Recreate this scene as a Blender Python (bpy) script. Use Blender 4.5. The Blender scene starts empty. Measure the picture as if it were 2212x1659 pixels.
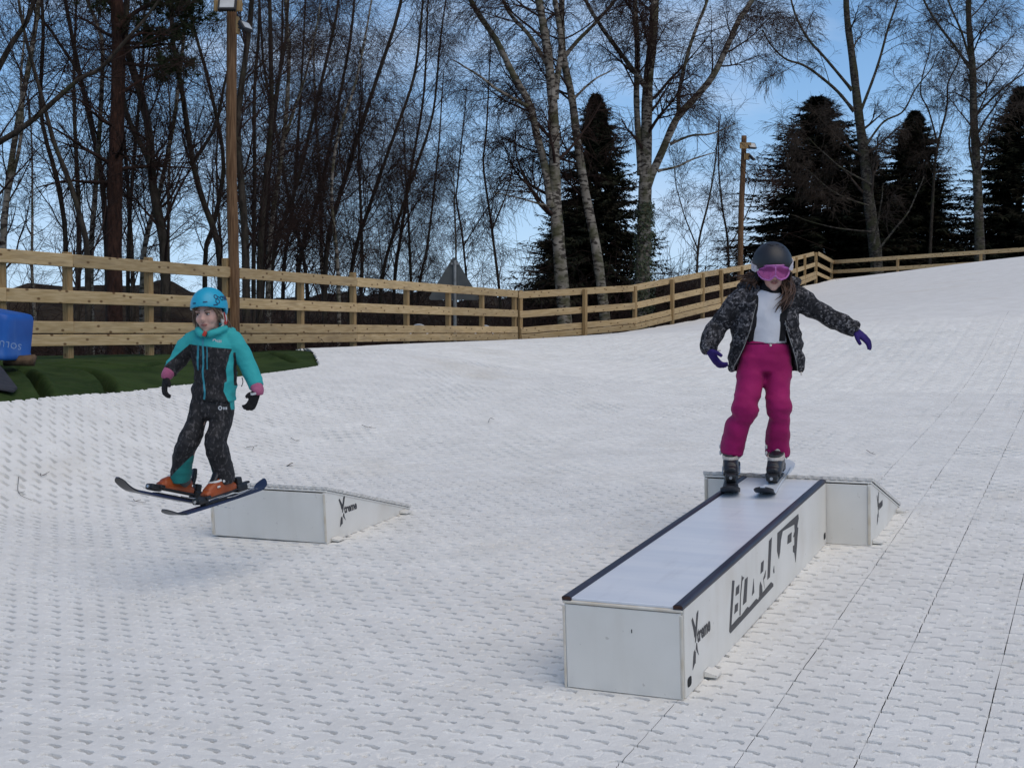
import bpy, bmesh, math, random
import numpy as np
from mathutils import Vector, Matrix, noise as mnoise

random.seed(7)
RNG = np.random.default_rng(11)
SC = bpy.context.scene
COL = SC.collection

# ------------------------------------------------------------------ camera
CAM_Z = 1.70
PITCH = math.radians(2.3)
FPX = 2833.0                      # focal length in units of a 2212 px wide frame
cam_data = bpy.data.cameras.new("camera")
cam = bpy.data.objects.new("camera", cam_data)
COL.objects.link(cam)
cam_data.sensor_width = 36.0
cam_data.lens = 36.0 * FPX / 2212.0
cam_data.clip_start = 0.1
cam_data.clip_end = 3000.0
cam.location = (0.0, 0.0, CAM_Z)
cam.rotation_euler = (math.radians(90.0) - PITCH, 0.0, 0.0)
SC.camera = cam

# ------------------------------------------------------------------ light
SUN_EL = math.radians(57.0)
SUN_AZ = math.radians(148.0)      # clockwise from the view direction (+Y): to the right, a little behind
world = bpy.data.worlds.new("World")
SC.world = world
world.use_nodes = True
wn, wl = world.node_tree.nodes, world.node_tree.links
wn.clear()
w_out = wn.new("ShaderNodeOutputWorld")
w_bg = wn.new("ShaderNodeBackground")
w_sky = wn.new("ShaderNodeTexSky")
w_sky.sky_type = 'NISHITA'
w_sky.sun_disc = False
w_sky.sun_elevation = SUN_EL
w_sky.sun_rotation = SUN_AZ
w_sky.altitude = 200.0
w_sky.air_density = 1.0
w_sky.dust_density = 0.25
w_sky.ozone_density = 3.0
w_co = wn.new("ShaderNodeTexCoord")
w_map = wn.new("ShaderNodeMapping")
w_map.inputs['Scale'].default_value = (1.5, 1.5, 4.2)
w_map.inputs['Location'].default_value = (0.3, 0.15, 0.0)
w_no = wn.new("ShaderNodeTexNoise")
w_no.inputs['Scale'].default_value = 2.6
w_no.inputs['Detail'].default_value = 7.0
w_no.inputs['Roughness'].default_value = 0.55
w_no.inputs['Distortion'].default_value = 0.5
w_ra = wn.new("ShaderNodeMapRange")            # thin cloud
w_ra.inputs['From Min'].default_value = 0.52
w_ra.inputs['From Max'].default_value = 0.80
w_ra.inputs['To Max'].default_value = 0.75
w_sep = wn.new("ShaderNodeSeparateXYZ")
w_hz = wn.new("ShaderNodeMapRange")            # pale air along the whole horizon
w_hz.interpolation_type = 'SMOOTHSTEP'
w_hz.inputs['From Min'].default_value = 0.40
w_hz.inputs['From Max'].default_value = 0.0
w_hz.inputs['To Max'].default_value = 0.85
w_mix0 = wn.new("ShaderNodeMixRGB")
w_mix0.inputs['Color2'].default_value = (2.3, 4.7, 8.0, 1)
w_gr = wn.new("ShaderNodeMapRange")
w_gr.interpolation_type = 'SMOOTHSTEP'
w_gr.inputs['From Min'].default_value = 0.01
w_gr.inputs['From Max'].default_value = 0.24
w_air = wn.new("ShaderNodeMixRGB")
w_air.inputs['Color1'].default_value = (4.3, 6.1, 8.3, 1)
w_air.inputs['Color2'].default_value = (1.25, 3.5, 7.2, 1)
w_mix = wn.new("ShaderNodeMixRGB")
w_mix.inputs['Color2'].default_value = (5.4, 6.4, 8.0, 1)
wl.new(w_co.outputs['Generated'], w_map.inputs['Vector'])
wl.new(w_co.outputs['Generated'], w_sep.inputs['Vector'])
wl.new(w_sep.outputs['Z'], w_hz.inputs['Value'])
wl.new(w_sep.outputs['Z'], w_gr.inputs['Value'])
wl.new(w_gr.outputs['Result'], w_air.inputs['Fac'])
wl.new(w_air.outputs['Color'], w_mix0.inputs['Color2'])
wl.new(w_map.outputs['Vector'], w_no.inputs['Vector'])
wl.new(w_no.outputs['Fac'], w_ra.inputs['Value'])
wl.new(w_sky.outputs['Color'], w_mix0.inputs['Color1'])
wl.new(w_hz.outputs['Result'], w_mix0.inputs['Fac'])
wl.new(w_ra.outputs['Result'], w_mix.inputs['Fac'])
wl.new(w_mix0.outputs['Color'], w_mix.inputs['Color1'])
wl.new(w_mix.outputs['Color'], w_bg.inputs['Color'])
w_bg.inputs['Strength'].default_value = 0.115
wl.new(w_bg.outputs['Background'], w_out.inputs['Surface'])

sun_data = bpy.data.lights.new("sun", 'SUN')
sun_data.energy = 1.5
sun_data.angle = math.radians(65.0)
sun_data.color = (1.0, 0.87, 0.68)
sun = bpy.data.objects.new("sun", sun_data)
COL.objects.link(sun)
sd = Vector((math.sin(SUN_AZ) * math.cos(SUN_EL), math.cos(SUN_AZ) * math.cos(SUN_EL), math.sin(SUN_EL)))
sun.rotation_euler = sd.to_track_quat('Z', 'Y').to_euler()

SC.view_settings.view_transform = 'Standard'
SC.view_settings.look = 'None'
SC.view_settings.gamma = 1.0
SC.view_settings.use_curve_mapping = False
SC.view_settings.exposure = 0.08
SC.render.engine = 'CYCLES'
SC.cycles.max_bounces = 4
SC.cycles.diffuse_bounces = 2
SC.cycles.transparent_max_bounces = 6
try:
    SC.cycles.use_denoising = True
except Exception:
    pass

# ------------------------------------------------------------------ helpers
EYE = Vector((0.0, 0.0, CAM_Z))
CP, SP = math.cos(PITCH), math.sin(PITCH)

def at(px, py, d):
    """a point of the place: picture position (2212 px wide frame) and its distance in metres"""
    X = (px - 1106.0) / FPX
    n = (py - 829.5) / FPX
    return Vector((d * X, d * (CP - n * SP), CAM_Z + d * (-SP - n * CP)))

def tag(o, label=None, cat=None, group=None, kind=None):
    if label: o['label'] = label
    if cat: o['category'] = cat
    if group: o['group'] = group
    if kind: o['kind'] = kind
    return o

def empty(name, loc=(0, 0, 0), parent=None):
    o = bpy.data.objects.new(name, None)
    o.empty_display_size = 0.1
    COL.objects.link(o)
    o.location = loc
    if parent: o.parent = parent
    return o

def link(name, me, material=None, parent=None, smooth=True):
    if material is not None:
        if isinstance(material, (list, tuple)):
            for m in material: me.materials.append(m)
        elif not me.materials:
            me.materials.append(material)
    if smooth is not None:
        me.polygons.foreach_set('use_smooth', [bool(smooth)] * len(me.polygons))
    o = bpy.data.objects.new(name, me)
    COL.objects.link(o)
    if parent: o.parent = parent
    return o

def mesh_np(name, V, F):
    """mesh from numpy verts and an (n,3)/(n,4) int array (or list of such arrays)"""
    me = bpy.data.meshes.new(name)
    Fs = F if isinstance(F, list) else [F]
    Fs = [np.asarray(f, dtype=np.int32) for f in Fs if len(f)]
    V = np.asarray(V, dtype=np.float32)
    me.vertices.add(len(V))
    me.vertices.foreach_set('co', V.ravel())
    nl = sum(f.size for f in Fs)
    npol = sum(len(f) for f in Fs)
    me.loops.add(nl)
    me.polygons.add(npol)
    me.loops.foreach_set('vertex_index', np.concatenate([f.ravel() for f in Fs]))
    tot = np.concatenate([np.full(len(f), f.shape[1], dtype=np.int32) for f in Fs])
    start = np.concatenate([[0], np.cumsum(tot)[:-1]]).astype(np.int32)
    me.polygons.foreach_set('loop_start', start)
    try:
        me.polygons.foreach_set('loop_total', tot)
    except Exception:
        pass
    me.update(calc_edges=True)
    me.validate()
    return me

def bm_obj(name, bm, material, parent=None, smooth=False):
    me = bpy.data.meshes.new(name)
    bm.normal_update()
    bm.to_mesh(me)
    bm.free()
    return link(name, me, material, parent, smooth)

def box_bm(sx, sy, sz, center=(0, 0, 0), bevel=0.0, seg=1, bm=None, mat=None):
    b = bm or bmesh.new()
    r = bmesh.ops.create_cube(b, size=1.0)
    vs = r['verts']
    bmesh.ops.scale(b, vec=(sx, sy, sz), verts=vs)
    if bevel > 0:
        es = list({e for v in vs for e in v.link_edges})
        rr = bmesh.ops.bevel(b, geom=es, offset=bevel, segments=seg, affect='EDGES', profile=0.6)
        vs = list({v for f in rr['faces'] for v in f.verts} | {v for v in vs if v.is_valid})
    bmesh.ops.translate(b, vec=center, verts=vs)
    if mat is not None:
        bmesh.ops.transform(b, matrix=mat, verts=vs)
    return b

def prism_bm(poly, depth, bm=None):
    """poly: list of (x,z) in the local XZ plane; thickness depth along +Y from 0"""
    b = bm or bmesh.new()
    a = [b.verts.new((x, 0.0, z)) for x, z in poly]
    c = [b.verts.new((x, depth, z)) for x, z in poly]
    n = len(poly)
    b.faces.new(a)
    b.faces.new(list(reversed(c)))
    for i in range(n):
        j = (i + 1) % n
        b.faces.new((a[j], a[i], c[i], c[j]))
    bmesh.ops.recalc_face_normals(b, faces=b.faces[:])
    return b

def frame_matrix(o, x, y, z):
    m = Matrix.Identity(4)
    for i in range(3):
        m[i][0], m[i][1], m[i][2], m[i][3] = x[i], y[i], z[i], o[i]
    return m

def tubes(P, R, sides=3):
    """P (N,K,3) polylines, R (N,K) radii -> verts, quads"""
    P = np.asarray(P, dtype=np.float64); R = np.asarray(R, dtype=np.float64)
    N, K, _ = P.shape
    T = np.gradient(P, axis=1)
    T /= np.linalg.norm(T, axis=2, keepdims=True) + 1e-9
    ref = np.tile(np.array([0.31, 0.95, 0.05]), (N, K, 1))
    A = np.cross(T, ref); A /= np.linalg.norm(A, axis=2, keepdims=True) + 1e-9
    B = np.cross(T, A)
    ang = np.linspace(0, 2 * np.pi, sides, endpoint=False)
    V = (P[:, :, None, :] + R[:, :, None, None] * (np.cos(ang)[None, None, :, None] * A[:, :, None, :] +
                                                  np.sin(ang)[None, None, :, None] * B[:, :, None, :]))
    V = V.reshape(-1, 3)
    n = np.arange(N)[:, None, None] * (K * sides)
    k = np.arange(K - 1)[None, :, None] * sides
    s = np.arange(sides)[None, None, :]
    s2 = (s + 1) % sides
    F = np.stack([n + k + s, n + k + s2, n + k + sides + s2, n + k + sides + s], axis=-1).reshape(-1, 4)
    return V, F

def join_vf(parts):
    Vs, Fs, off = [], [], 0
    for V, F in parts:
        Vs.append(V); Fs.append(F + off); off += len(V)
    return np.concatenate(Vs), np.concatenate(Fs)

def curve_tube(pts, r, sides=6, n=None, taper=None):
    P = np.array([list(p) for p in pts], dtype=float)
    if n:
        P = resample(P, n)
    K = len(P)
    R = np.full((1, K), r) if taper is None else np.interp(np.linspace(0, 1, K), np.linspace(0, 1, len(taper)), taper)[None] * r
    V, F = tubes(P[None], R, sides)
    return V, F

def resample(P, n):
    """Catmull-Rom through the points, n samples"""
    P = np.asarray(P, dtype=float)
    m = len(P)
    if m == 2:
        t = np.linspace(0, 1, n)[:, None]
        return P[0] * (1 - t) + P[1] * t
    Q = np.vstack([2 * P[0] - P[1], P, 2 * P[-1] - P[-2]])
    L = np.concatenate([[0], np.cumsum(np.linalg.norm(np.diff(P, axis=0), axis=1))])
    u = np.linspace(0, L[-1], n)
    i = np.clip(np.searchsorted(L, u, side='right') - 1, 0, m - 2)
    t = ((u - L[i]) / (L[i + 1] - L[i] + 1e-12))[:, None]
    p0, p1, p2, p3 = Q[i], Q[i + 1], Q[i + 2], Q[i + 3]
    return 0.5 * (2 * p1 + (p2 - p0) * t + (2 * p0 - 5 * p1 + 4 * p2 - p3) * t ** 2 + (3 * p1 - p0 - 3 * p2 + p3) * t ** 3)

# value noise for numpy arrays
_PERM = np.random.default_rng(3).random((64, 64, 64)).astype(np.float32)

def vnoise(x, y, z=0.0):
    x = np.asarray(x, dtype=np.float64); y = np.asarray(y, dtype=np.float64); z = np.asarray(z, dtype=np.float64) + 0 * x
    xi, yi, zi = np.floor(x).astype(int), np.floor(y).astype(int), np.floor(z).astype(int)
    fx, fy, fz = x - xi, y - yi, z - zi
    fx, fy, fz = [f * f * (3 - 2 * f) for f in (fx, fy, fz)]
    def g(a, b, c): return _PERM[(xi + a) & 63, (yi + b) & 63, (zi + c) & 63]
    c00 = g(0, 0, 0) * (1 - fx) + g(1, 0, 0) * fx
    c10 = g(0, 1, 0) * (1 - fx) + g(1, 1, 0) * fx
    c01 = g(0, 0, 1) * (1 - fx) + g(1, 0, 1) * fx
    c11 = g(0, 1, 1) * (1 - fx) + g(1, 1, 1) * fx
    return ((c00 * (1 - fy) + c10 * fy) * (1 - fz) + (c01 * (1 - fy) + c11 * fy) * fz) * 2 - 1

# ------------------------------------------------------------------ materials
def material(name, c1, c2=None, rough=0.7, scale=6.0, detail=4.0, bump=0.0, bump_scale=None, stretch=(1, 1, 1),
             metal=0.0, spec=0.5, lo=0.35, hi=0.65, coat=0.0, sheen=0.0, dist=0.01):
    m = bpy.data.materials.new(name)
    m.use_nodes = True
    n, l = m.node_tree.nodes, m.node_tree.links
    b = n['Principled BSDF']
    b.inputs['Roughness'].default_value = rough
    b.inputs['Metallic'].default_value = metal
    b.inputs['Specular IOR Level'].default_value = spec
    if coat: b.inputs['Coat Weight'].default_value = coat
    if sheen:
        b.inputs['Sheen Weight'].default_value = sheen
    co = n.new('ShaderNodeTexCoord')
    mp = n.new('ShaderNodeMapping')
    mp.inputs['Scale'].default_value = stretch
    l.new(co.outputs['Object'], mp.inputs['Vector'])
    no = n.new('ShaderNodeTexNoise')
    no.inputs['Scale'].default_value = scale
    no.inputs['Detail'].default_value = detail
    l.new(mp.outputs['Vector'], no.inputs['Vector'])
    ra = n.new('ShaderNodeValToRGB')
    c2 = c2 or tuple(min(1, c * 1.25 + 0.005) for c in c1)
    ra.color_ramp.elements[0].position = lo
    ra.color_ramp.elements[1].position = hi
    ra.color_ramp.elements[0].color = (*c1, 1)
    ra.color_ramp.elements[1].color = (*c2, 1)
    l.new(no.outputs['Fac'], ra.inputs['Fac'])
    l.new(ra.outputs['Color'], b.inputs['Base Color'])
    if bump > 0:
        nb = n.new('ShaderNodeTexNoise')
        nb.inputs['Scale'].default_value = bump_scale or scale * 4
        nb.inputs['Detail'].default_value = 3.0
        l.new(mp.outputs['Vector'], nb.inputs['Vector'])
        bp = n.new('ShaderNodeBump')
        bp.inputs['Strength'].default_value = bump
        bp.inputs['Distance'].default_value = dist
        l.new(nb.outputs['Fac'], bp.inputs['Height'])
        l.new(bp.outputs['Normal'], b.inputs['Normal'])
    return m

def nodes_of(m):
    return m.node_tree.nodes, m.node_tree.links, m.node_tree.nodes['Principled BSDF']

def add_layer(m, color, tex='noise', scale=10.0, lo=0.5, hi=0.6, stretch=(1, 1, 1), detail=3.0, fac=1.0, smooth=True, coords='Object'):
    """a second colour laid over the base colour where a texture passes a threshold"""
    n, l, b = nodes_of(m)
    src = b.inputs['Base Color'].links[0].from_socket
    co = n.new('ShaderNodeTexCoord')
    mp = n.new('ShaderNodeMapping'); mp.inputs['Scale'].default_value = stretch
    l.new(co.outputs[coords], mp.inputs['Vector'])
    if tex == 'knots':
        mp.inputs['Rotation'].default_value = (math.radians(90), 0, 0)
        t = n.new('ShaderNodeTexVoronoi'); t.voronoi_dimensions = '2D'; t.inputs['Scale'].default_value = scale
        o = t.outputs['Distance']
    elif tex == 'noise':
        t = n.new('ShaderNodeTexNoise'); t.inputs['Scale'].default_value = scale; t.inputs['Detail'].default_value = detail
        o = t.outputs['Fac']
    else:
        t = n.new('ShaderNodeTexVoronoi'); t.inputs['Scale'].default_value = scale
        o = t.outputs['Distance']
    l.new(mp.outputs['Vector'], t.inputs['Vector'])
    mr = n.new('ShaderNodeMapRange')
    mr.inputs['From Min'].default_value = lo; mr.inputs['From Max'].default_value = hi
    mr.inputs['To Min'].default_value = 0.0; mr.inputs['To Max'].default_value = fac
    l.new(o, mr.inputs['Value'])
    mx = n.new('ShaderNodeMixRGB')
    l.new(mr.outputs['Result'], mx.inputs['Fac'])
    l.new(src, mx.inputs['Color1'])
    mx.inputs['Color2'].default_value = (*color, 1)
    l.new(mx.outputs['Color'], b.inputs['Base Color'])
    return m

M = {}
M['brush_mat'] = material('white brush matting', (0.765, 0.745, 0.70), (0.835, 0.815, 0.77), 0.92, 3.0, 5.0, 0.45, 130.0, spec=0.15, dist=0.010)
add_layer(M['brush_mat'], (0.62, 0.55, 0.44), scale=0.55, lo=0.60, hi=0.82, detail=6.0, fac=0.4)
add_layer(M['brush_mat'], (0.60, 0.58, 0.55), scale=9.0, lo=0.58, hi=0.8, detail=5.0, fac=0.35)
M['backing'] = material('grey mat backing', (0.16, 0.16, 0.155), (0.24, 0.24, 0.23), 0.95, 8.0)
M['carpet_edge'] = material('white carpet edge', (0.58, 0.56, 0.52), (0.74, 0.72, 0.68), 0.95, 40.0, 3.0, 0.5, 200.0, spec=0.1)
M['panel'] = material('white plastic board', (0.75, 0.72, 0.655), (0.82, 0.79, 0.73), 0.42, 2.5, 5.0, 0.05, 120.0, spec=0.35)
add_layer(M['panel'], (0.52, 0.42, 0.29), scale=2.0, lo=0.58, hi=0.8, detail=7.0, fac=0.35)
add_layer(M['panel'], (0.34, 0.30, 0.26), scale=30.0, lo=0.71, hi=0.76, detail=2.0, fac=0.4)
add_layer(M['panel'], (0.50, 0.43, 0.33), scale=3.0, lo=0.55, hi=0.78, detail=6.0, stretch=(3, 3, 0.5), fac=0.14)
M['panel_edge'] = material('dirty board edge', (0.60, 0.52, 0.40), (0.74, 0.70, 0.62), 0.55, 9.0, 5.0, 0.1, spec=0.3)
M['slide_top'] = material('slide surface', (0.70, 0.73, 0.78), (0.78, 0.80, 0.83), 0.30, 1.6, 4.0, 0.05, 40.0, stretch=(1, 6, 1), spec=0.4)
add_layer(M['slide_top'], (0.45, 0.44, 0.47), scale=3.0, lo=0.56, hi=0.78, detail=7.0, stretch=(3, .5, 1), fac=0.45)
M['coping'] = material('dark coping', (0.018, 0.018, 0.028), (0.04, 0.038, 0.055), 0.42, 14.0, 4.0, 0.1, 80.0, stretch=(1, .15, 1))
add_layer(M['coping'], (0.075, 0.03, 0.035), scale=5.0, lo=0.55, hi=0.68, stretch=(1, .2, 1), fac=0.6)
M['rust'] = material('rusty steel', (0.030, 0.014, 0.010), (0.075, 0.028, 0.014), 0.8, 60.0)
M['print'] = material('dark print', (0.035, 0.035, 0.04), (0.07, 0.065, 0.065), 0.55, 55.0, 3.0)
M['dark'] = material('hole shade and chip dark', (0.012, 0.012, 0.012), (0.02, 0.02, 0.02), 0.9)  # near-black painted as shade inside handle holes and vents; also the chip mark
M['wood'] = material('pale sawn timber', (0.47, 0.32, 0.150), (0.62, 0.45, 0.245), 0.78, 3.0, 6.0, 0.35, 26.0, stretch=(1.2, 14, 14), spec=0.25)
add_layer(M['wood'], (0.13, 0.062, 0.022), 'knots', 3.0, 0.125, 0.06, stretch=(1.0, 1.9, 1.9), fac=0.9)
add_layer(M['wood'], (0.30, 0.21, 0.12), scale=1.7, lo=0.52, hi=0.72, detail=5, stretch=(1, 5, 5), fac=0.55)
def own_grain(m):
    n, l, b = nodes_of(m)
    oi = n.new('ShaderNodeObjectInfo')
    mu = n.new('ShaderNodeMath'); mu.operation = 'MULTIPLY'; mu.inputs[1].default_value = 37.0
    l.new(oi.outputs['Random'], mu.inputs[0])
    for q in [q for q in n if q.type == 'MAPPING']:
        src = q.inputs['Vector'].links[0].from_socket
        ad = n.new('ShaderNodeVectorMath'); ad.operation = 'ADD'
        l.new(src, ad.inputs[0]); l.new(mu.outputs[0], ad.inputs[1])
        l.new(ad.outputs[0], q.inputs['Vector'])
own_grain(M['wood'])
def own_tone(m, lo, hi):
    n, l, b = nodes_of(m)
    src = b.inputs['Base Color'].links[0].from_socket
    oi = n.new('ShaderNodeObjectInfo'); mr = n.new('ShaderNodeMapRange')
    mr.inputs['To Min'].default_value = lo; mr.inputs['To Max'].default_value = hi
    l.new(oi.outputs['Random'], mr.inputs['Value'])
    hs = n.new('ShaderNodeHueSaturation'); l.new(src, hs.inputs['Color']); l.new(mr.outputs['Result'], hs.inputs['Value'])
    l.new(hs.outputs['Color'], b.inputs['Base Color'])
own_tone(M['wood'], 0.76, 1.08)
M['wood_post'] = material('fence post timber', (0.27, 0.17, 0.072), (0.40, 0.27, 0.13), 0.8, 4.0, 6.0, 0.35, 30.0, stretch=(14, 14, 1.2), spec=0.25)
add_layer(M['wood_post'], (0.11, 0.055, 0.025), 'voronoi', 3.0, 0.12, 0.05, stretch=(2, 2, 1), fac=0.8)
M['pole'] = material('weathered pole', (0.10, 0.052, 0.026), (0.21, 0.12, 0.062), 0.85, 5.0, 6.0, 0.5, 22.0, stretch=(9, 9, .5), spec=0.2)
M['turf'] = material('green turf', (0.020, 0.038, 0.010), (0.040, 0.066, 0.018), 0.95, 2.0, 6.0, 0.6, 130.0, spec=0.1)
add_layer(M['turf'], (0.048, 0.062, 0.022), scale=14.0, lo=0.5, hi=0.7, fac=0.6)
M['soil'] = material('leaf litter', (0.020, 0.014, 0.009), (0.050, 0.034, 0.020), 0.95, 1.2, 8.0, 0.8, 12.0, spec=0.1, dist=0.05)
M['hill'] = material('far brush', (0.016, 0.012, 0.009), (0.040, 0.030, 0.020), 0.95, 0.5, 8.0, 0.8, 2.0, spec=0.05, dist=0.3)
M['bark'] = material('dark bark', (0.026, 0.021, 0.016), (0.070, 0.056, 0.043), 0.92, 7.0, 6.0, 0.9, 22.0, stretch=(2, 2, .6), spec=0.15, dist=0.03)
add_layer(M['bark'], (0.055, 0.062, 0.030), scale=1.8, lo=0.55, hi=0.7, detail=6, fac=0.6)
M['bark_pine'] = material('red pine bark', (0.030, 0.016, 0.012), (0.078, 0.038, 0.026), 0.92, 9.0, 6.0, 0.9, 24.0, stretch=(2, 2, .5), spec=0.15, dist=0.03)
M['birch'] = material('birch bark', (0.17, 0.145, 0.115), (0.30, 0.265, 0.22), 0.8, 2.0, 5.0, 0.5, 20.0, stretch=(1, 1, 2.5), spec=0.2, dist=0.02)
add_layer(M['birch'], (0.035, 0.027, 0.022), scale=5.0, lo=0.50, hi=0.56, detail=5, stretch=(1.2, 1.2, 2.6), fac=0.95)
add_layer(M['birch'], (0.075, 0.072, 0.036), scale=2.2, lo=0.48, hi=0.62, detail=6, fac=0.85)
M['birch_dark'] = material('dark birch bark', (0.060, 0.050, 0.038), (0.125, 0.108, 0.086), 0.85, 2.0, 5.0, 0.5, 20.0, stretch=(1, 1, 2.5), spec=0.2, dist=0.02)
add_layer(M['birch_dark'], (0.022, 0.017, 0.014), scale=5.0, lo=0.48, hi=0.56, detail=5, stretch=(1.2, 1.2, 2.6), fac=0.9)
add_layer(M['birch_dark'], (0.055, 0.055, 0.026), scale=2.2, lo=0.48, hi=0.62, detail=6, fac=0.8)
M['twig'] = material('twigs', (0.026, 0.016, 0.013), (0.054, 0.034, 0.028), 0.9, 3.0, spec=0.1)
M['twig_pale'] = material('pale twigs', (0.045, 0.033, 0.026), (0.085, 0.066, 0.052), 0.9, 3.0, spec=0.1)
M['needles'] = material('spruce needles', (0.013, 0.016, 0.009), (0.032, 0.035, 0.018), 0.85, 1.5, 4.0, spec=0.15)
add_layer(M['needles'], (0.030, 0.020, 0.013), scale=0.8, lo=0.45, hi=0.65, fac=0.8)
M['pine_needles'] = material('pine needles', (0.014, 0.020, 0.008), (0.034, 0.044, 0.018), 0.85, 3.0, spec=0.15)
M['ivy'] = material('ivy leaves', (0.022, 0.034, 0.012), (0.060, 0.072, 0.030), 0.6, 20.0)
M['grey_metal'] = material('grey sign metal', (0.065, 0.07, 0.07), (0.10, 0.105, 0.10), 0.55, 3.0, 4.0, metal=0.2)
M['galv'] = material('galvanised pole', (0.20, 0.20, 0.19), (0.30, 0.30, 0.29), 0.5, 8.0, metal=0.4)
M['black_plastic'] = material('black plastic', (0.012, 0.012, 0.014), (0.022, 0.022, 0.024), 0.5, 30.0, spec=0.4)
M['lamp_glass'] = material('lamp glass', (0.42, 0.43, 0.42), (0.55, 0.56, 0.55), 0.25, 4.0)
M['blue_plastic'] = material('blue plastic', (0.008, 0.085, 0.36), (0.014, 0.115, 0.43), 0.5, 3.0, 5.0, 0.1, 50.0, spec=0.4)
add_layer(M['blue_plastic'], (0.10, 0.19, 0.42), scale=3.0, lo=0.55, hi=0.75, stretch=(1, 3, 1), fac=0.4)
M['pale_print'] = material('worn pale print', (0.20, 0.30, 0.50), (0.34, 0.42, 0.60), 0.6, 40.0)
M['slate'] = material('dark grey sheet', (0.020, 0.021, 0.026), (0.034, 0.034, 0.040), 0.8, 12.0, 4.0, 0.2)
M['log'] = material('rotten log', (0.06, 0.035, 0.018), (0.14, 0.085, 0.045), 0.9, 12.0, 5.0, 0.6, 40.0)
M['white_tube'] = material('pale tube', (0.45, 0.48, 0.52), (0.6, 0.62, 0.65), 0.5, 4.0)
# ------------------------------------------------------------------ the slope
V_AX = Vector((math.sin(math.radians(24.4)), math.cos(math.radians(24.4)), 0))    # uphill, along the mat joints
W_AX = Vector((V_AX.y, -V_AX.x, 0))                                          # across, to the right

GX, GY = 0.033, 0.062      # fall of the slope near the boxes
def plane(x, y):
    return 0.094 + GX * (x - 0.749) + GY * (y - 5.64)

def tps_fit(pts, val, smooth=1e-3):
    n = len(pts)
    r = np.linalg.norm(pts[:, None] - pts[None], axis=2)
    K = np.where(r > 0, r * r * np.log(r + 1e-12), 0) + smooth * np.eye(n)
    P = np.hstack([np.ones((n, 1)), pts])
    A = np.zeros((n + 3, n + 3))
    A[:n, :n] = K; A[:n, n:] = P; A[n:, :n] = P.T
    return np.linalg.solve(A, np.concatenate([val, np.zeros(3)]))

def tps_eval(pts, c, x, y):
    x = np.asarray(x, dtype=float); y = np.asarray(y, dtype=float)
    out = c[-3] + c[-2] * x + c[-1] * y
    for i in range(len(pts)):
        r2 = (x - pts[i, 0]) ** 2 + (y - pts[i, 1]) ** 2
        out = out + c[i] * 0.5 * r2 * np.log(r2 + 1e-12)
    return out

_ctrl = []
# bank on the left: its foot, its top edge, the lawn up to the fence
for px, py, d in [(-300, 1130, 9.0), (0, 1100, 10.35), (180, 1035, 11.2), (350, 980, 12.3), (480, 930, 13.4), (608, 887, 14.5), (745, 858, 15.3), (883, 838, 16.0), (1010, 815, 17.4), (1144, 790, 19.5),
                  (-300, 905, 10.8), (0, 868, 12.0), (180, 851, 13.1), (350, 835, 14.5), (520, 812, 15.9), (690, 788, 17.5), (800, 766, 18.6), (930, 752, 20.5), (1060, 745, 22.5),
                  (-200, 775, 14.2), (0, 770, 16.0), (350, 764, 19.0), (640, 755, 22.4), (800, 745, 24.9), (960, 739, 28.0), (1120, 736, 31.5),
                  (1266, 728, 33.0), (1375, 712, 34.6), (1455, 699, 36.4), (1521, 687, 38.2), (1561, 680, 39.6), (1642, 657, 44.0), (1700, 638, 49.0), (1762, 613, 57.0),
                  (1860, 599, 52.0), (2000, 584, 50.0), (2212, 562, 46.0), (2450, 540, 44.0),
                  (2100, 640, 30.0), (1900, 665, 27.0), (1650, 712, 25.0), (1400, 745, 24.0), (1250, 770, 22.0),
                  (2300, 620, 30.0)]:
    p = at(px, py, d)
    _ctrl.append((p.x, p.y, p.z - plane(p.x, p.y)))
for x, y in [(-6, 2), (-3, 2), (0, 2), (3, 2), (6, 2), (-5, 5), (-2.5, 5), (0, 5), (2.5, 5), (6, 6), (-3.4, 7.5), (-1.5, 8), (0.5, 8), (2.5, 8), (5, 9),
             (-2.2, 10), (0, 11), (2.5, 11), (5, 12), (8, 13), (0.2, 13.5), (3, 14.5)]:
    _ctrl.append((x, y, 0.0))
_ctrl = np.array(_ctrl)
_cc = tps_fit(_ctrl[:, :2], _ctrl[:, 2], 0.02)

def H(x, y):
    """height of the slope under the matting"""
    return plane(x, y) + tps_eval(_ctrl[:, :2], _cc, x, y)

def ground_pt(px, py, lift=0.0):
    """where the line of sight through a picture position meets the slope"""
    o = Vector((0, 0, CAM_Z)); q = at(px, py, 1.0) - o
    a, b = 3.0, 70.0
    t = a
    while t < b:
        p = o + q * t
        if p.z < float(H(p.x, p.y)) + lift: break
        t += 0.05
    lo, hi = t - 0.05, t
    for _ in range(20):
        m = 0.5 * (lo + hi); p = o + q * m
        if p.z < float(H(p.x, p.y)) + lift: hi = m
        else: lo = m
    return o + q * hi

EDGE_PX = [(-420, 918, 10.2), (-300, 905, 10.8), (0, 868, 12.0), (180, 851, 13.1), (350, 835, 14.5), (520, 812, 15.9), (690, 788, 17.5), (672, 768, 19.6), (640, 752, 21.8),
           (800, 745, 24.5), (1120, 735, 31.3), (1266, 728, 33.0), (1375, 712, 34.6), (1455, 699, 36.4), (1521, 687, 38.2), (1561, 680, 39.7),
           (1642, 657, 44.2), (1700, 638, 49.3), (1762, 613, 57.6), (1800, 606, 63.5), (2250, 560, 54.0), (2700, 520, 52.0)]
MAT_POLY = [at(*e).xy for e in EDGE_PX] + [Vector((40, 20)), Vector((40, -4)), Vector((-12, -4)), Vector((-12, 6))]
MAT_POLY = np.array([[p[0], p[1]] for p in MAT_POLY])

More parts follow.
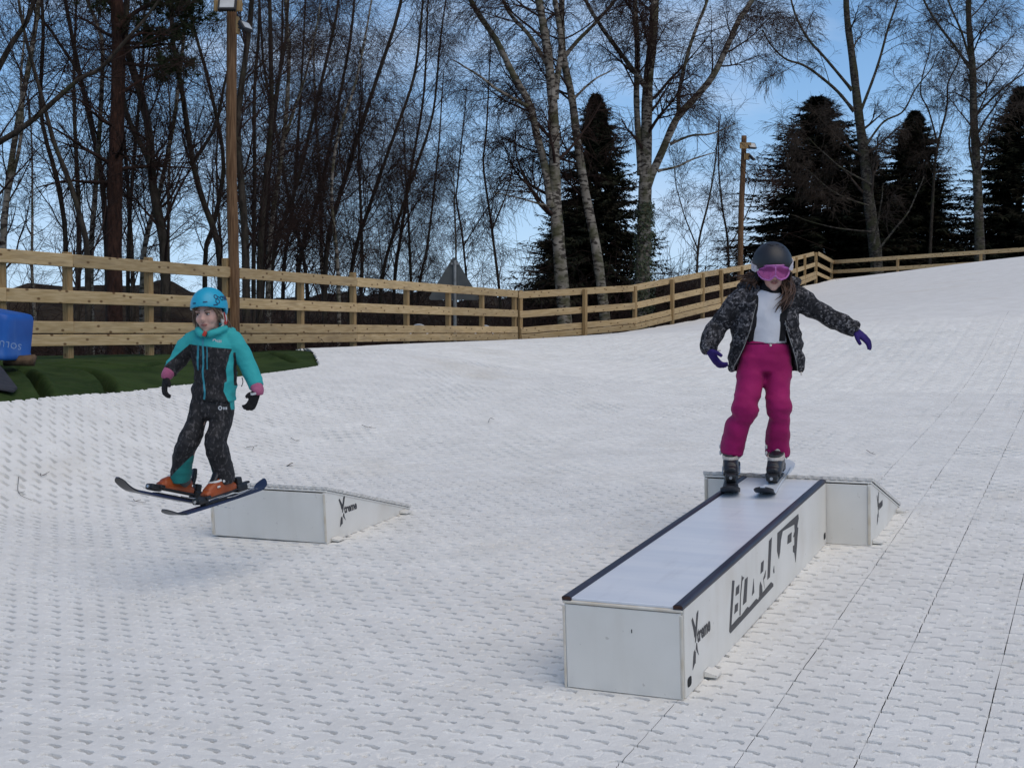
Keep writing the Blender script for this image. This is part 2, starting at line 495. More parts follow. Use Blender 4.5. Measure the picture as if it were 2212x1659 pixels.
def inside(poly, x, y):
    c = np.zeros(np.shape(x), dtype=bool)
    n = len(poly); j = n - 1
    for i in range(n):
        xi, yi = poly[i]; xj, yj = poly[j]
        with np.errstate(divide='ignore', invalid='ignore'):
            hit = ((yi > y) != (yj > y)) & (x < (xj - xi) * (y - yi) / (yj - yi + 1e-12) + xi)
        c ^= hit
        j = i
    return c

ROW = 0.088          # distance of the slot rows
PIT = 0.168          # distance of the slots in a row
TILE = 10            # rows per mat

def sst(a, b, x):
    t = np.clip((x - a) / (b - a), 0, 1)
    return t * t * (3 - 2 * t)

SEAM = 0.42
SEAM_ON = {}
def seam_depth(k):
    if k not in SEAM_ON:
        r = random.Random(k * 7919 + 5).random()
        w = k * SEAM
        right = 1.0 if w > -1.75 else (0.15 if w > -3.2 else 0.0)
        SEAM_ON[k] = right * (0.55 + 0.45 * r)
    return SEAM_ON[k]

def relief(w, v, lod):
    """slots, anchor dots and joints of the brush matting, in mat coordinates"""
    ws = w
    w = w + 0.008 * vnoise(w * 1.3, v * 1.3, 4.0); v = v + 0.010 * vnoise(w * 1.1, v * 1.1, 9.0)
    row = np.floor(v / ROW)
    dv = v - (row + 0.5) * ROW
    off = np.where(row % 2 == 0, 0.0, 0.5)
    col = np.floor(w / PIT + off)
    dw = w - (col + 0.5 - off) * PIT
    h1 = _PERM[row.astype(int) & 63, col.astype(int) & 63, 7]
    h2 = _PERM[row.astype(int) & 63, col.astype(int) & 63, 31]
    half = 0.043 + 0.008 * h1
    shift = -0.008 * (dw / 0.05) ** 2 + 0.004
    up, dn_ = 0.014, 0.014
    e = dv - shift
    m = sst(-dn_ - 0.003, -dn_ + 0.008, e) * (1 - sst(up - 0.002, up + 0.003, e)) * (1 - sst(half - 0.006, half + 0.004, np.abs(dw)))
    # the bristles stand up again towards the downhill side of each slot, in tufts
    deep = 0.5 + 0.5 * sst(-0.006, 0.010, e)
    if lod == 0: deep = deep * (1 - 0.40 * (0.5 + 0.5 * np.cos(dw * 2 * np.pi / 0.0215 + h2 * 6)) * (1 - sst(0.0, 0.014, e)))
    m = m * deep
    amp = (0.066 if lod < 2 else 0.085) * (0.6 + 0.45 * sst(0.0, 0.5, h2))
    tile_row = (row % TILE) == 0
    worn = sst(0.35, 0.62, vnoise(w * 0.55 + 3, v * 0.9, 2.0)) * 0.35
    tuftline = np.exp(-((e + dn_ + 0.004) / 0.005) ** 2) * (1 - sst(half - 0.010, half + 0.004, np.abs(dw)))
    z = 0.006 * tuftline * np.where(((row % TILE) == 0), 0.0, 1.0) - amp * m * np.where(tile_row, 0.0, 1.0) * (1 - worn)
    # anchor dots on the mat edge rows
    wd = w - (np.floor(w / (PIT / 2)) + 0.5) * (PIT / 2)
    dots = (1 - sst(0.008, 0.017, np.sqrt(wd ** 2 + (dv * 0.8) ** 2)))
    z = z - 0.034 * dots * np.where(tile_row, 1.0, 0.0)
    # short ruffles of the bristles
    ru = np.abs(vnoise(w * 16, v * 42, 1.0))
    z = z - 0.005 * (1 - sst(0.0, 0.16, ru)) * (0.35 + 0.65 * np.where(tile_row, 1.0, 0.0) + worn)
    z = z + 0.0012 * vnoise(w * 30, v * 30, 5.0) + 0.004 * vnoise(w * 3, v * 3, 6.0)
    if lod == 2: z = z * (1 - sst(23.5, 26.0, v))
    return z

def mat_patch(w0, w1, sw, v0, v1, sv, lod, ring=False):
    w = np.arange(w0, w1, sw); v = np.arange(v0, v1 + sv * 0.5, sv)
    Wg, Vg = np.meshgrid(w, v)
    x = Wg * W_AX.x + Vg * V_AX.x
    y = Wg * W_AX.y + Vg * V_AX.y
    keep = (np.abs(x) < 0.40 * y + (0.75 if lod < 3 else 4.0)) & (y > (4.45 if lod < 3 else 2.0))
    if ring: keep = (np.abs(x) > 0.40 * y + 0.70) & (np.abs(x) < 0.40 * y + 2.6) & (y > 1.5)
    # evaluate the smooth height on a coarse grid, then interpolate
    cs = max(1, int(0.18 / max(sw, sv)))
    ci = np.unique(np.concatenate([np.arange(0, len(v), cs), [len(v) - 1]]))
    cj = np.unique(np.concatenate([np.arange(0, len(w), cs), [len(w) - 1]]))
    Hc = H(x[np.ix_(ci, cj)], y[np.ix_(ci, cj)])
    Hr = np.stack([np.interp(np.arange(len(w)), cj, r) for r in Hc])
    Hf = np.stack([np.interp(np.arange(len(v)), ci, Hr[:, j]) for j in range(len(w))], axis=1)
    z = Hf + (relief(Wg, Vg, lod) if lod < 3 else 0.006 * vnoise(Wg * 4, Vg * 4, 2.0))
    xc = 0.25 * (x[:-1, :-1] + x[1:, :-1] + x[:-1, 1:] + x[1:, 1:])
    yc = 0.25 * (y[:-1, :-1] + y[1:, :-1] + y[:-1, 1:] + y[1:, 1:])
    ok = keep[:-1, :-1] & keep[1:, 1:]
    ok &= inside(MAT_POLY, xc, yc)
    idx = np.arange(x.size).reshape(x.shape)
    F = np.stack([idx[:-1, :-1], idx[:-1, 1:], idx[1:, 1:], idx[1:, :-1]], axis=-1)[ok]
    used = np.zeros(x.size, dtype=bool); used[F.ravel()] = True
    remap = np.cumsum(used) - 1
    P = np.stack([x, y, z], axis=-1).reshape(-1, 3)[used]
    return P, remap[F]

slope = mat_patch(-22, 24, 0.35, 1.5, 68, 0.35, 3)
_sv, _sf = slope
_sv = _sv.copy(); _sv[:, 2] -= 0.075
slope_obj = link('ski_slope', mesh_np('ski_slope', _sv, _sf), M['backing'])
tag(slope_obj, kind='structure')
VB = [39 * ROW, 73 * ROW, 118 * ROW, 196 * ROW, 300 * ROW, 68.0]
# finer sheets near the boxes, coarser ones beyond; each coarser sheet tucks a little under the finer one
patches = [mat_patch(-23 * SEAM, 3.2, SEAM / 56, VB[0], VB[1], ROW / 12, 0),
           mat_patch(-34 * SEAM, 4.6, SEAM / 27, VB[1] - ROW, VB[2], ROW / 6.5, 1),
           mat_patch(-53 * SEAM, 7.5, SEAM / 12, VB[2] - ROW, VB[3], ROW / 4, 2),
           mat_patch(-53 * SEAM, 9.0, SEAM / 7, VB[3] - ROW, VB[4], ROW / 2, 2),
           mat_patch(-58 * SEAM, 26, SEAM / 2.5, VB[4] - 0.25, VB[5], 0.20, 3),
           mat_patch(-34 * SEAM, 6.0, SEAM / 13, 1.5, VB[2], ROW / 4, 1, True)]
for pi, dz in ((1, 0.003), (2, 0.006), (3, 0.009), (4, 0.014), (5, 0.004)):
    patches[pi][0][:, 2] -= dz
# lay the mats as strips: one object for each strip between two visible joints, one for the field where no joint shows
for pi, (V_, F_) in enumerate(patches):
    V_, F_ = np.asarray(V_), np.asarray(F_)
    cen = V_[F_].mean(axis=1)
    wc = cen[:, 0] * W_AX.x + cen[:, 1] * W_AX.y
    sid = np.floor(wc / SEAM).astype(int)
    sid[wc < -1.9] = -99
    vmean = cen[:, 0] * V_AX.x + cen[:, 1] * V_AX.y
    if pi >= 4: sid[:] = -99
    for s in np.unique(sid):
        f = F_[sid == s]
        used = np.zeros(len(V_), dtype=bool); used[f.ravel()] = True
        rm = np.cumsum(used) - 1
        if s != -99:                                   # an open joint on either side of the strip
            wv = V_[:, 0] * W_AX.x + V_[:, 1] * W_AX.y; vv = V_[:, 0] * V_AX.x + V_[:, 1] * V_AX.y
            for kk, sg in ((s, 1.0), (s + 1, -1.0)):
                on = np.abs(wv - kk * SEAM) < 1e-3
                g = 0.0030 * seam_depth(int(kk)) * (0.55 + 0.45 * vnoise(vv * 6 + kk, wv * 0 + 3.0)) * sg
                Vs_ = V_ if kk == s else Vs_
                Vs_ = Vs_ + np.where(on, g, 0)[:, None] * np.array([[W_AX.x, W_AX.y, 0.0]])
            o = link('mat_strip', mesh_np('mat_strip', Vs_[used], rm[f]), M['brush_mat'], slope_obj, smooth=False)
            continue
        o = link('mat_strip' if s != -99 else 'matting', mesh_np('matting', V_[used], rm[f]), M['brush_mat'], slope_obj, smooth=False)

# ------------------------------------------------------------------ lawn of artificial turf with creases
def turf():
    a = [at(*e).xy for e in EDGE_PX[:9]]
    fx = [at(px, 770, 1 / (0.0625 - 0.03125 * px / 1120)) for px in (700, 400, 100, -250, -420)]
    poly = np.array([[p[0], p[1]] for p in a] + [[p.x - 0.9, p.y + 0.6] for p in fx])
    s = 0.038
    xs = np.arange(poly[:, 0].min() - .1, poly[:, 0].max() + .1, s); ys = np.arange(poly[:, 1].min() - .6, poly[:, 1].max() + .1, s)
    X, Y = np.meshgrid(xs, ys)
    Z = H(X, Y) - 0.035 + 0.02 * vnoise(X * 1.2, Y * 1.2) + 0.008 * vnoise(X * 7, Y * 7)
    creases = [[(40, 812, 14.4), (70, 830, 13.6), (105, 858, 12.6)],
               [(115, 778, 15.8), (165, 784, 15.9), (230, 790, 15.8), (300, 794, 15.9), (370, 790, 16.9)],
               [(128, 800, 15.1), (190, 808, 14.9), (230, 828, 14.2), (238, 842, 13.7)],
               [(565, 770, 19.4), (590, 780, 18.6), (640, 790, 17.8)],
               [(-40, 800, 14.0), (20, 802, 14.4), (60, 795, 15.2)], [(420, 782, 18.2), (470, 792, 17.2), (520, 790, 17.6)]]
    for c in creases:
        P = resample(np.array([list(at(*q)) for q in c]), 30)[:, :2]
        d = np.full(X.shape, 9.0)
        t = np.zeros(X.shape)
        for i, p in enumerate(P):
            q = np.hypot(X - p[0], Y - p[1])
            t = np.where(q < d, i / 29, t)
            d = np.minimum(d, q)
        f = np.sin(np.pi * np.clip(t, 0.02, 0.98)) ** 0.5
        Z += f * (0.045 * np.exp(-((d - 0.10) / 0.07) ** 2) - 0.30 * np.exp(-(d / 0.055) ** 2))
    # tuck the turf under the matting
    dm = inside(MAT_POLY, X, Y - 0.0)
    Z = np.where(dm, Z - 0.06, Z)
    xc, yc = X[:-1, :-1] + s / 2, Y[:-1, :-1] + s / 2
    grow = poly.copy(); grow[:9, 1] -= 0.5; grow[6:9, 0] += 0.5
    ok = inside(grow, xc, yc)
    idx = np.arange(X.size).reshape(X.shape)
    F = np.stack([idx[:-1, :-1], idx[:-1, 1:], idx[1:, 1:], idx[1:, :-1]], axis=-1)[ok]
    used = np.zeros(X.size, dtype=bool); used[F.ravel()] = True
    rm = np.cumsum(used) - 1
    V = np.stack([X, Y, Z], axis=-1).reshape(-1, 3)[used]
    o = link('lawn', mesh_np('lawn', V, rm[F]), M['turf'])
    tag(o, kind='structure')
turf()

# ------------------------------------------------------------------ forest floor beyond the fence, far hill
gp = []
for x, y in [(-5, 3), (0, 3), (5, 3), (-4, 10), (0, 10), (4, 10), (8, 15), (0, 18), (6, 24), (12, 28)]:
    gp.append((x, y, float(H(x, y)) - 0.45))
for px, py, d in [(0, 770, 16.5), (350, 764, 19.6), (640, 755, 23.0), (960, 739, 29.0), (1120, 736, 32.5), (1375, 712, 36), (1561, 680, 41), (1762, 613, 59), (1900, 600, 66), (2212, 562, 57), (2500, 540, 55)]:
    p = at(px, py, d); gp.append((p.x, p.y, p.z - 0.45))
for x, y, z in [(-12, 12, 0.9), (-20, 30, 1.0), (-8, 40, 0.8), (4, 50, 1.2), (-40, 10, 0.5), (-30, 60, 1.4), (0, 70, 2.0), (20, 80, 3.6), (45, 70, 4.4), (45, 20, 3.6), (30, -10, 0.4), (-30, -10, -0.8), (0, -20, -1.4),
                (-80, 120, 2.5), (0, 140, 3.5), (80, 140, 5.5), (120, 20, 4.0), (-120, 20, 0.0)]:
    gp.append((x, y, z))
gp = np.array(gp)
gc = tps_fit(gp[:, :2], gp[:, 2], 0.05)
def G(x, y): return tps_eval(gp[:, :2], gc, x, y)

def floor():
    xs = np.concatenate([np.linspace(-900, -50, 14), np.linspace(-45, 60, 105), np.linspace(70, 900, 14)])
    ys = np.concatenate([np.linspace(-700, -30, 8), np.linspace(-25, 80, 105), np.linspace(86, 1500, 18)])
    X, Y = np.meshgrid(xs, ys)
    far = np.clip(np.hypot(X, Y - 20), 0, 150) / np.maximum(np.hypot(X, Y - 20), 1e-6)
    Z = G(X * far, 20 + (Y - 20) * far) + 0.10 * vnoise(X * .8, Y * .8) + 0.05 * vnoise(X * 2, Y * 2)
    # the matted slope lies clear above the soil
    Hm = H(np.clip(X, -14, 30), np.clip(Y, 1, 64))
    ins = inside(MAT_POLY, X, Y)
    Z = np.where(ins, np.minimum(Z, Hm - 0.25), Z)
    idx = np.arange(X.size).reshape(X.shape)
    F = np.stack([idx[:-1, :-1], idx[:-1, 1:], idx[1:, 1:], idx[1:, :-1]], axis=-1).reshape(-1, 4)
    o = link('ground', mesh_np('ground', np.stack([X, Y, Z], axis=-1).reshape(-1, 3), F), M['soil'])
    tag(o, kind='structure')
floor()

def hills():
    xs = np.linspace(-110, 120, 420); ys = np.linspace(66, 240, 30)
    X, Y = np.meshgrid(xs, ys)
    t = sst(0, 1, (Y - 66) / 22)
    Z = G(np.clip(X, -90, 90), np.clip(Y, 0, 130)) * (1 - t) + t * (CAM_Z + 2.7 + 0.9 * vnoise(X * .07, Y * .05) - 1.1 * np.exp(-((X + 16.5) / 3.0) ** 2) + 1.6 * sst(4, 30, X))
    Z += t * (0.5 * vnoise(X * .5, Y * .5) + 0.6 * vnoise(X * 1.1, Y * .6, 3) + 0.35 * np.abs(vnoise(X * 2.3, Y * .5, 7))) - 0.3
    idx = np.arange(X.size).reshape(X.shape)
    F = np.stack([idx[:-1, :-1], idx[:-1, 1:], idx[1:, 1:], idx[1:, :-1]], axis=-1).reshape(-1, 4)
    o = link('hills', mesh_np('hills', np.stack([X, Y, Z], axis=-1).reshape(-1, 3), F), M['hill'])
    tag(o, kind='structure')
hills()
# ------------------------------------------------------------------ timber fence
FH = 1.2
RAILS = [(1.03, 1.20), (0.555, 0.725), (0.165, 0.32), (0.0, 0.150)]       # bottom and top of each rail above the foot
_post_cache = {}
def fence_post(parent, p, ang, h, w=0.10, name='post', tall=0.0):
    key = round(h + tall, 2), w
    if key not in _post_cache:
        bm = box_bm(w, w, h + tall + 0.45, (0, 0, (h + tall - 0.45) / 2), bevel=0.008)
        me = bpy.data.meshes.new('post'); bm.to_mesh(me); bm.free(); me.materials.append(M['wood_post'])
        _post_cache[key] = me
    o = bpy.data.objects.new(name, _post_cache[key]); COL.objects.link(o)
    o.parent = parent
    o.location = Vector(p) - parent.location
    o.rotation_euler = (0, 0, ang)
    return o

def rail(parent, a, b, z0, z1, front, thick=0.045, jitter=0.0, gap=0.004):
    a = Vector(a); b = Vector(b)
    d = (b - a); L = d.length
    x = d.normalized()
    y = Vector((front.x, front.y, 0)); y = (y - x * y.dot(x)).normalized()
    z = x.cross(y).normalized()
    if z.z < 0: z = -z
    y = z.cross(x).normalized()
    bm = box_bm(L - gap, thick, (z1 - z0), (L / 2, 0, (z0 + z1) / 2), bevel=0.006)
    # a slight bow and twist, sawn timber is never true
    for v in bm.verts:
        t = v.co.x / L
        v.co.z += jitter * math.sin(t * math.pi) + 0.004 * math.sin(t * 9 + z0 * 40)
    m = frame_matrix(a - parent.location + y * 0.0, x, y, z)
    o = bm_obj('rail', bm, M['wood'], parent)
    o.matrix_local = m
    return o

def fence(label, posts, bays, sides, rows, tall=None, group='runs of the timber fence', name='timber_fence'):
    """posts: foot points; bays: index pairs a board spans; sides: which way the boards face"""
    o = empty(name, posts[0])
    tag(o, label, 'fence', group)
    for i, p in enumerate(posts):
        j = max(0, min(len(posts) - 2, i)); q = posts[j + 1] - posts[j]
        f = sides
        fence_post(o, p + Vector((-f.x, -f.y, 0)) * 0.075, math.atan2(q.y, q.x), FH, tall=(tall or {}).get(i, -0.03))
    for r in rows:
        z0, z1 = RAILS[r]
        for a, b in bays[r % len(bays)]:
            rail(o, posts[a], posts[b], z0, z1, sides, jitter=random.uniform(-0.006, 0.006))
    return o

def post_at(px, ytop, d):
    p = at(px, ytop, d); p.z -= FH
    return p

def topline(px): return 537 + (628 - 537) * px / 1120.0
def ldepth(px): return 1.0 / (0.0625 - 0.03125 * px / 1120.0)
lp = [post_at(px, topline(px), ldepth(px)) for px in (-330, -150, 10, 155, 330, 497, 657, 770, 885, 975, 1047, 1117)]
lside = Vector((0.93, -0.37, 0))
fence('long pale timber fence with four boards running behind the green lawn', lp,
      [[(0, 1), (1, 3), (3, 5), (5, 7), (7, 9), (9, 11)], [(0, 2), (2, 5), (5, 7), (7, 9), (9, 11)]], lside, (0, 1, 2, 3),
      tall={3: 0.03, 4: 0.05, 5: 0.14, 6: 0.0, 7: 0.09})
mid_px = [(1126, 630, 32.0), (1266, 622, 33.5), (1374, 616, 35.2), (1455, 601, 37.0), (1521, 588, 38.9), (1561, 581, 40.4), (1605, 574, 42.6), (1642, 568, 44.8), (1672, 563, 47.2), (1700, 558.5, 49.8), (1723, 554, 52.4), (1741, 550, 54.8), (1764, 544, 58.5)]
mp = [post_at(*q) for q in mid_px]
mside = Vector((0.35, -0.94, 0))
fence('timber fence of three rails climbing beside the slope behind the girl in pink trousers', mp,
      [[(0, 2), (2, 4), (4, 6), (6, 8), (8, 10), (10, 12)], [(0, 2), (2, 4), (4, 6), (6, 8), (8, 10), (10, 12)]], mside, (0, 1, 2, 3), tall={0: 0.03})
rp = [post_at(1764, 544, 58.7), post_at(1797, 563, 64.0), post_at(1940, 553, 60.0), post_at(2120, 541, 56.0), post_at(2330, 527, 53.0), post_at(2560, 511, 51.0)]
fence('low far run of timber fence along the top of the slope under the spruces', rp,
      [[(0, 1), (1, 2), (2, 3), (3, 4), (4, 5)]], Vector((-0.1, -1, 0)), (0, 1, 2))

# ------------------------------------------------------------------ lamp poles
def floodlight(parent, loc, rz, rx, s=1.0):
    e = empty('floodlight', loc, parent)
    e.rotation_euler = (rx, 0, rz)
    bm = box_bm(0.30 * s, 0.06 * s, 0.22 * s, (0, 0, 0), bevel=0.012 * s)
    for k in range(7):
        box_bm(0.018 * s, 0.035 * s, 0.18 * s, ((-0.12 + 0.04 * k) * s, 0.045 * s, 0), bm=bm)
    box_bm(0.34 * s, 0.02 * s, 0.03 * s, (0, 0.07 * s, -0.02 * s), bm=bm)
    bm_obj('housing', bm, M['black_plastic'], e)
    bm_obj('lamp_glass', box_bm(0.235 * s, 0.008 * s, 0.155 * s, (0, -0.034 * s, 0), bevel=0.004 * s), M['lamp_glass'], e)
    return e

def lamp_pole(label, foot, top, r, cross_z, lamps, rings):
    o = empty('lamp_pole', foot); tag(o, label, 'lamp pole', 'timber floodlight poles')
    n = 30
    t = np.linspace(0, 1, n)
    P = np.array(foot)[None] * (1 - t[:, None]) + np.array(top)[None] * t[:, None] - np.array(foot)
    P[:, 0] += 0.012 * np.sin(t * 9); P[:, 1] += 0.01 * np.sin(t * 7)
    V, F = tubes(P[None], (r * (1.06 - 0.14 * t) * (1 + 0.03 * np.sin(t * 40)))[None], 14)
    cap = P[-1] + np.array([0, 0, .01])
    V = np.vstack([V, cap]); k = (n - 1) * 14
    tri = np.array([[k + i, k + (i + 1) % 14, len(V) - 1] for i in range(14)])
    link('pole', mesh_np('pole', V, [F, tri]), M['pole'], o)
    for (dx, dy, z, w, hh, tt) in rings:
        bm_obj('crossbar', box_bm(w, tt, hh, (dx, dy, z), bevel=0.006), M['wood_post'], o)
    for (dx, dy, z, rz, rx, s) in lamps:
        floodlight(o, (dx, dy, z), rz, rx, s)
    return o
f1 = at(505, 770, 20.6); t1 = at(498, -60, 20.6)
hz1 = at(498, 20, 20.6).z - f1.z
hz2 = at(498, 62, 20.6).z - f1.z
lamp_pole('tall brown timber pole with floodlights rising behind the girl in the blue helmet', f1, t1, 0.083, 0,
          [(-0.02, -0.155, hz1 - 0.03, 0.0, math.radians(-25), 0.95), (0.235, -0.02, hz2 - 0.02, math.radians(65), math.radians(-35), 0.8)],
          [(-0.02, -0.10, hz1 - 0.03, 0.44, 0.17, 0.04), (0.11, -0.02, hz2 - 0.01, 0.045, 0.26, 0.10)])
f2 = at(1596, 640, 46.5); t2 = at(1607, 294, 46.5)
hz3 = at(1607, 318, 46.5).z - f2.z; hz4 = at(1607, 342, 46.5).z - f2.z
lamp_pole('thin timber pole with two small floodlights beside the dark spruce', f2, t2, 0.10, 0,
          [(0.26 + 0.15, -0.08, hz3, math.radians(25), math.radians(-30), 1.1), (0.30 + 0.14, 0.0, hz4, math.radians(70), math.radians(-40), 1.0)],
          [(0.17, -0.14, hz3, 0.40, 0.22, 0.05), (0.25, 0.0, hz4 + .03, 0.20, 0.24, 0.05)])

# ------------------------------------------------------------------ road sign seen from behind
def road_sign():
    foot = at(981, 760, 30.5)
    o = empty('road_sign', foot); tag(o, 'back of a grey triangular road sign standing behind the fence', 'road sign')
    zt = at(978, 556, 30.5).z - foot.z
    s = 1.18; h = s * 0.80
    pts = []
    for cx, cz, a0 in [(0, zt - 0.06, 90), (-s / 2 + .06, zt - h, 210), (s / 2 - .06, zt - h, 330)]:
        for k in range(5):
            a = math.radians(a0 + 60 - 30 * k) if True else 0
            pts.append((cx + 0.05 * math.cos(a), cz + 0.05 * math.sin(a)))
    ordered = sorted(pts, key=lambda q: math.atan2(q[1] - (zt - h * .6), q[0]))
    bm_obj('plate', prism_bm(ordered, 0.012), M['grey_metal'], o)
    V, F = curve_tube([(0.03, -0.05, -0.3), (0.02, -0.05, zt - 0.08)], 0.038, 12, n=4)
    link('pole', mesh_np('pole', V, F), M['galv'], o)
    for z in (zt - 0.16, zt - 0.70):
        bm_obj('bracket', box_bm(0.20, 0.03, 0.05, (0.02, -0.02, z), bevel=0.006), M['galv'], o)
    bm_obj('bolt', box_bm(0.03, 0.03, 0.03, (0.02, -0.095, zt - 0.16), bevel=0.008), M['galv'], o)
road_sign()

# ------------------------------------------------------------------ blue tub, its log, the dark sheet
def blue_tub():
    base = at(8, 772, 13.6)
    o = empty('blue_tub', base); tag(o, 'blue plastic tub lying upside down with worn lettering at the left edge', 'tub')
    o.rotation_euler = (0, math.radians(10), math.radians(-8))
    n = 40
    prof = [(0.0, 0.0), (0.0, 0.02)]
    L, Wd, Ht = 1.0, 0.62, 0.47
    bm = bmesh.new()
    rings = []
    for z, k in [(0.0, 1.0), (0.02, 1.012), (0.06, 1.012), (0.07, 1.0), (0.25, 0.985), (0.40, 0.97), (0.445, 0.95), (0.465, 0.91), (0.47, 0.86)]:
        ring = []
        for i in range(n):
            a = 2 * math.pi * i / n
            e = 0.22
            cx = math.copysign(abs(math.cos(a)) ** e, math.cos(a)); cy = math.copysign(abs(math.sin(a)) ** e, math.sin(a))
            ring.append(bm.verts.new((cx * L / 2 * k, cy * Wd / 2 * k, z)))
        rings.append(ring)
    for a, b in zip(rings, rings[1:]):
        for i in range(n):
            bm.faces.new((a[i], a[(i + 1) % n], b[(i + 1) % n], b[i]))
    bm.faces.new(rings[-1]); bm.faces.new(list(reversed(rings[0])))
    sh = bm_obj('shell', bm, M['blue_plastic'], o, smooth=True)
    sh.location = (-0.34, 0, 0.0)
    cu = bpy.data.curves.new('lettering', 'FONT'); cu.body = 'SOLUTIONS'; cu.size = 0.085; cu.space_character = 1.25; cu.extrude = 0.0008
    t = bpy.data.objects.new('lettering', cu); COL.objects.link(t)
    dg = bpy.context.evaluated_depsgraph_get(); dg.update()
    me = bpy.data.meshes.new_from_object(t.evaluated_get(dg))
    bpy.data.objects.remove(t)
    t = link('lettering', me, M['pale_print'], o, smooth=False)
    t.matrix_local = Matrix.Translation((0.345, -0.3165, 0.20)) @ Matrix.Rotation(math.pi, 4, 'Y') @ Matrix.Rotation(math.radians(90), 4, 'X')
    t.rotation_euler.x, t.rotation_euler.y, t.rotation_euler.z = math.radians(90), math.pi, 0
    return o
blue_tub()
def log_block():
    p = at(42, 800, 13.6)
    bm = bmesh.new()
    bmesh.ops.create_cone(bm, cap_ends=True, segments=14, radius1=0.05, radius2=0.06, depth=0.30)
    bmesh.ops.rotate(bm, matrix=Matrix.Rotation(math.radians(88), 3, 'Y') , verts=bm.verts)
    bmesh.ops.subdivide_edges(bm, edges=bm.edges[:], cuts=2, use_grid_fill=True)
    for v in bm.verts:
        v.co *= 1 + 0.14 * mnoise.noise(v.co * 14)
    o = bm_obj('log', bm, M['log'], None, smooth=True)
    o.location = (p.x, p.y, p.z + 0.10)
    tag(o, 'short broken log under the blue tub', 'log')
log_block()
def dark_sheet():
    P = [at(-70, 795, 13.4), at(-5, 800, 13.6), at(12, 830, 13.0), at(38, 851, 12.5), at(30, 858, 12.35), at(-70, 862, 12.2)]
    bm = bmesh.new()
    lo = [bm.verts.new((p.x, p.y, float(H(p.x, p.y)) + 0.005)) for p in P]
    hi = [bm.verts.new((p.x, p.y, float(H(p.x, p.y)) + h)) for p, h in zip(P, (0.05, 0.06, 0.045, 0.03, 0.025, 0.03))]
    bm.faces.new(hi); bm.faces.new(list(reversed(lo)))
    for i in range(len(P)):
        j = (i + 1) % len(P); bm.faces.new((lo[i], lo[j], hi[j], hi[i]))
    bmesh.ops.recalc_face_normals(bm, faces=bm.faces[:])
    bmesh.ops.bevel(bm, geom=bm.edges[:], offset=0.006, segments=2, affect='EDGES')
    o = bm_obj('rubber_sheet', bm, M['slate']); tag(o, 'dark grey sheet lying on the lawn below the blue tub', 'sheet')
dark_sheet()

# ------------------------------------------------------------------ slide box and the two kickers
def slope_frame(origin):
    """axes of a thing lying on the slope: across, uphill, normal"""
    gx = GX; gy = GY
    n = Vector((-gx, -gy, 1)).normalized()
    v = Vector((V_AX.x, V_AX.y, gx * V_AX.x + gy * V_AX.y)).normalized()
    w = v.cross(n).normalized()
    n = w.cross(v).normalized()
    return frame_matrix(origin, w, v, n)

def text_mesh(body, size, sx=1.0, extr=0.0006, bold=0.0):
    cu = bpy.data.curves.new('lettering', 'FONT'); cu.body = body; cu.size = size; cu.extrude = extr; cu.offset = bold; cu.resolution_u = 3
    t = bpy.data.objects.new('lettering', cu); COL.objects.link(t)
    dg = bpy.context.evaluated_depsgraph_get(); dg.update()
    me = bpy.data.meshes.new_from_object(t.evaluated_get(dg))
    bpy.data.objects.remove(t)
    for v in me.vertices: v.co.x *= sx
    return me

def poly_print(name, polys, parent, mtx, mat_):
    """flat print: polygons in (u,h) laid on a side face given by mtx (u -> x, h -> y, out -> z)"""
    bm = bmesh.new()
    for q in polys:
        a = [bm.verts.new((u, h, 0.0)) for u, h in q]
        b = [bm.verts.new((u, h, 0.0012)) for u, h in q]
        try:
            bm.faces.new(b)
            for i in range(len(q)):
                j = (i + 1) % len(q); bm.faces.new((a[i], a[j], b[j], b[i]))
        except ValueError:
            pass
    bmesh.ops.recalc_face_normals(bm, faces=bm.faces[:])
    o = bm_obj(name, bm, mat_, parent)
    o.matrix_local = mtx
    return o

# the big X and the small letters of the side logo, in units of the X height (u along the face, h up)
X_POLYS = [[(-0.010, 0.965), (0.055, 1.0), (0.225, 0.760), (0.215, 0.655), (0.150, 0.585), (0.115, 0.720)],
           [(0.305, 1.0), (0.405, 1.045), (0.420, 1.010), (0.290, 0.640), (0.250, 0.490), (0.185, 0.470), (0.205, 0.660)],
           [(0.130, 0.330), (0.175, 0.350), (0.155, 0.090), (0.0, 0.0), (0.060, 0.235), (0.100, 0.335)],
           [(0.270, 0.450), (0.305, 0.425), (0.330, 0.300), (0.400, 0.165), (0.295, 0.260), (0.225, 0.345)],
           [(0.200, 0.300), (0.215, 0.290), (0.185, 0.080), (0.165, 0.075)]]
def xtreme(parent, u, h, s, mtx, wide=1.0):
    polys = [[(u + a * s * wide, h + b * s) for a, b in q] for q in X_POLYS]
    poly_print('logo_letter_x', polys, parent, mtx, M['print'])
    me = text_mesh('treme', s * 0.40, 1.0, bold=0.003)
    xs = [v.co.x for v in me.vertices]; w0 = max(xs) - min(xs)
    for v in me.vertices: v.co.x = (v.co.x - min(xs)) * (0.86 * s * wide / w0)
    o = link('logo_letters', me, M['print'], parent, smooth=False)
    o.matrix_local = mtx @ Matrix.Translation((u + 0.315 * s * wide, h + 0.435 * s, 0.0008))

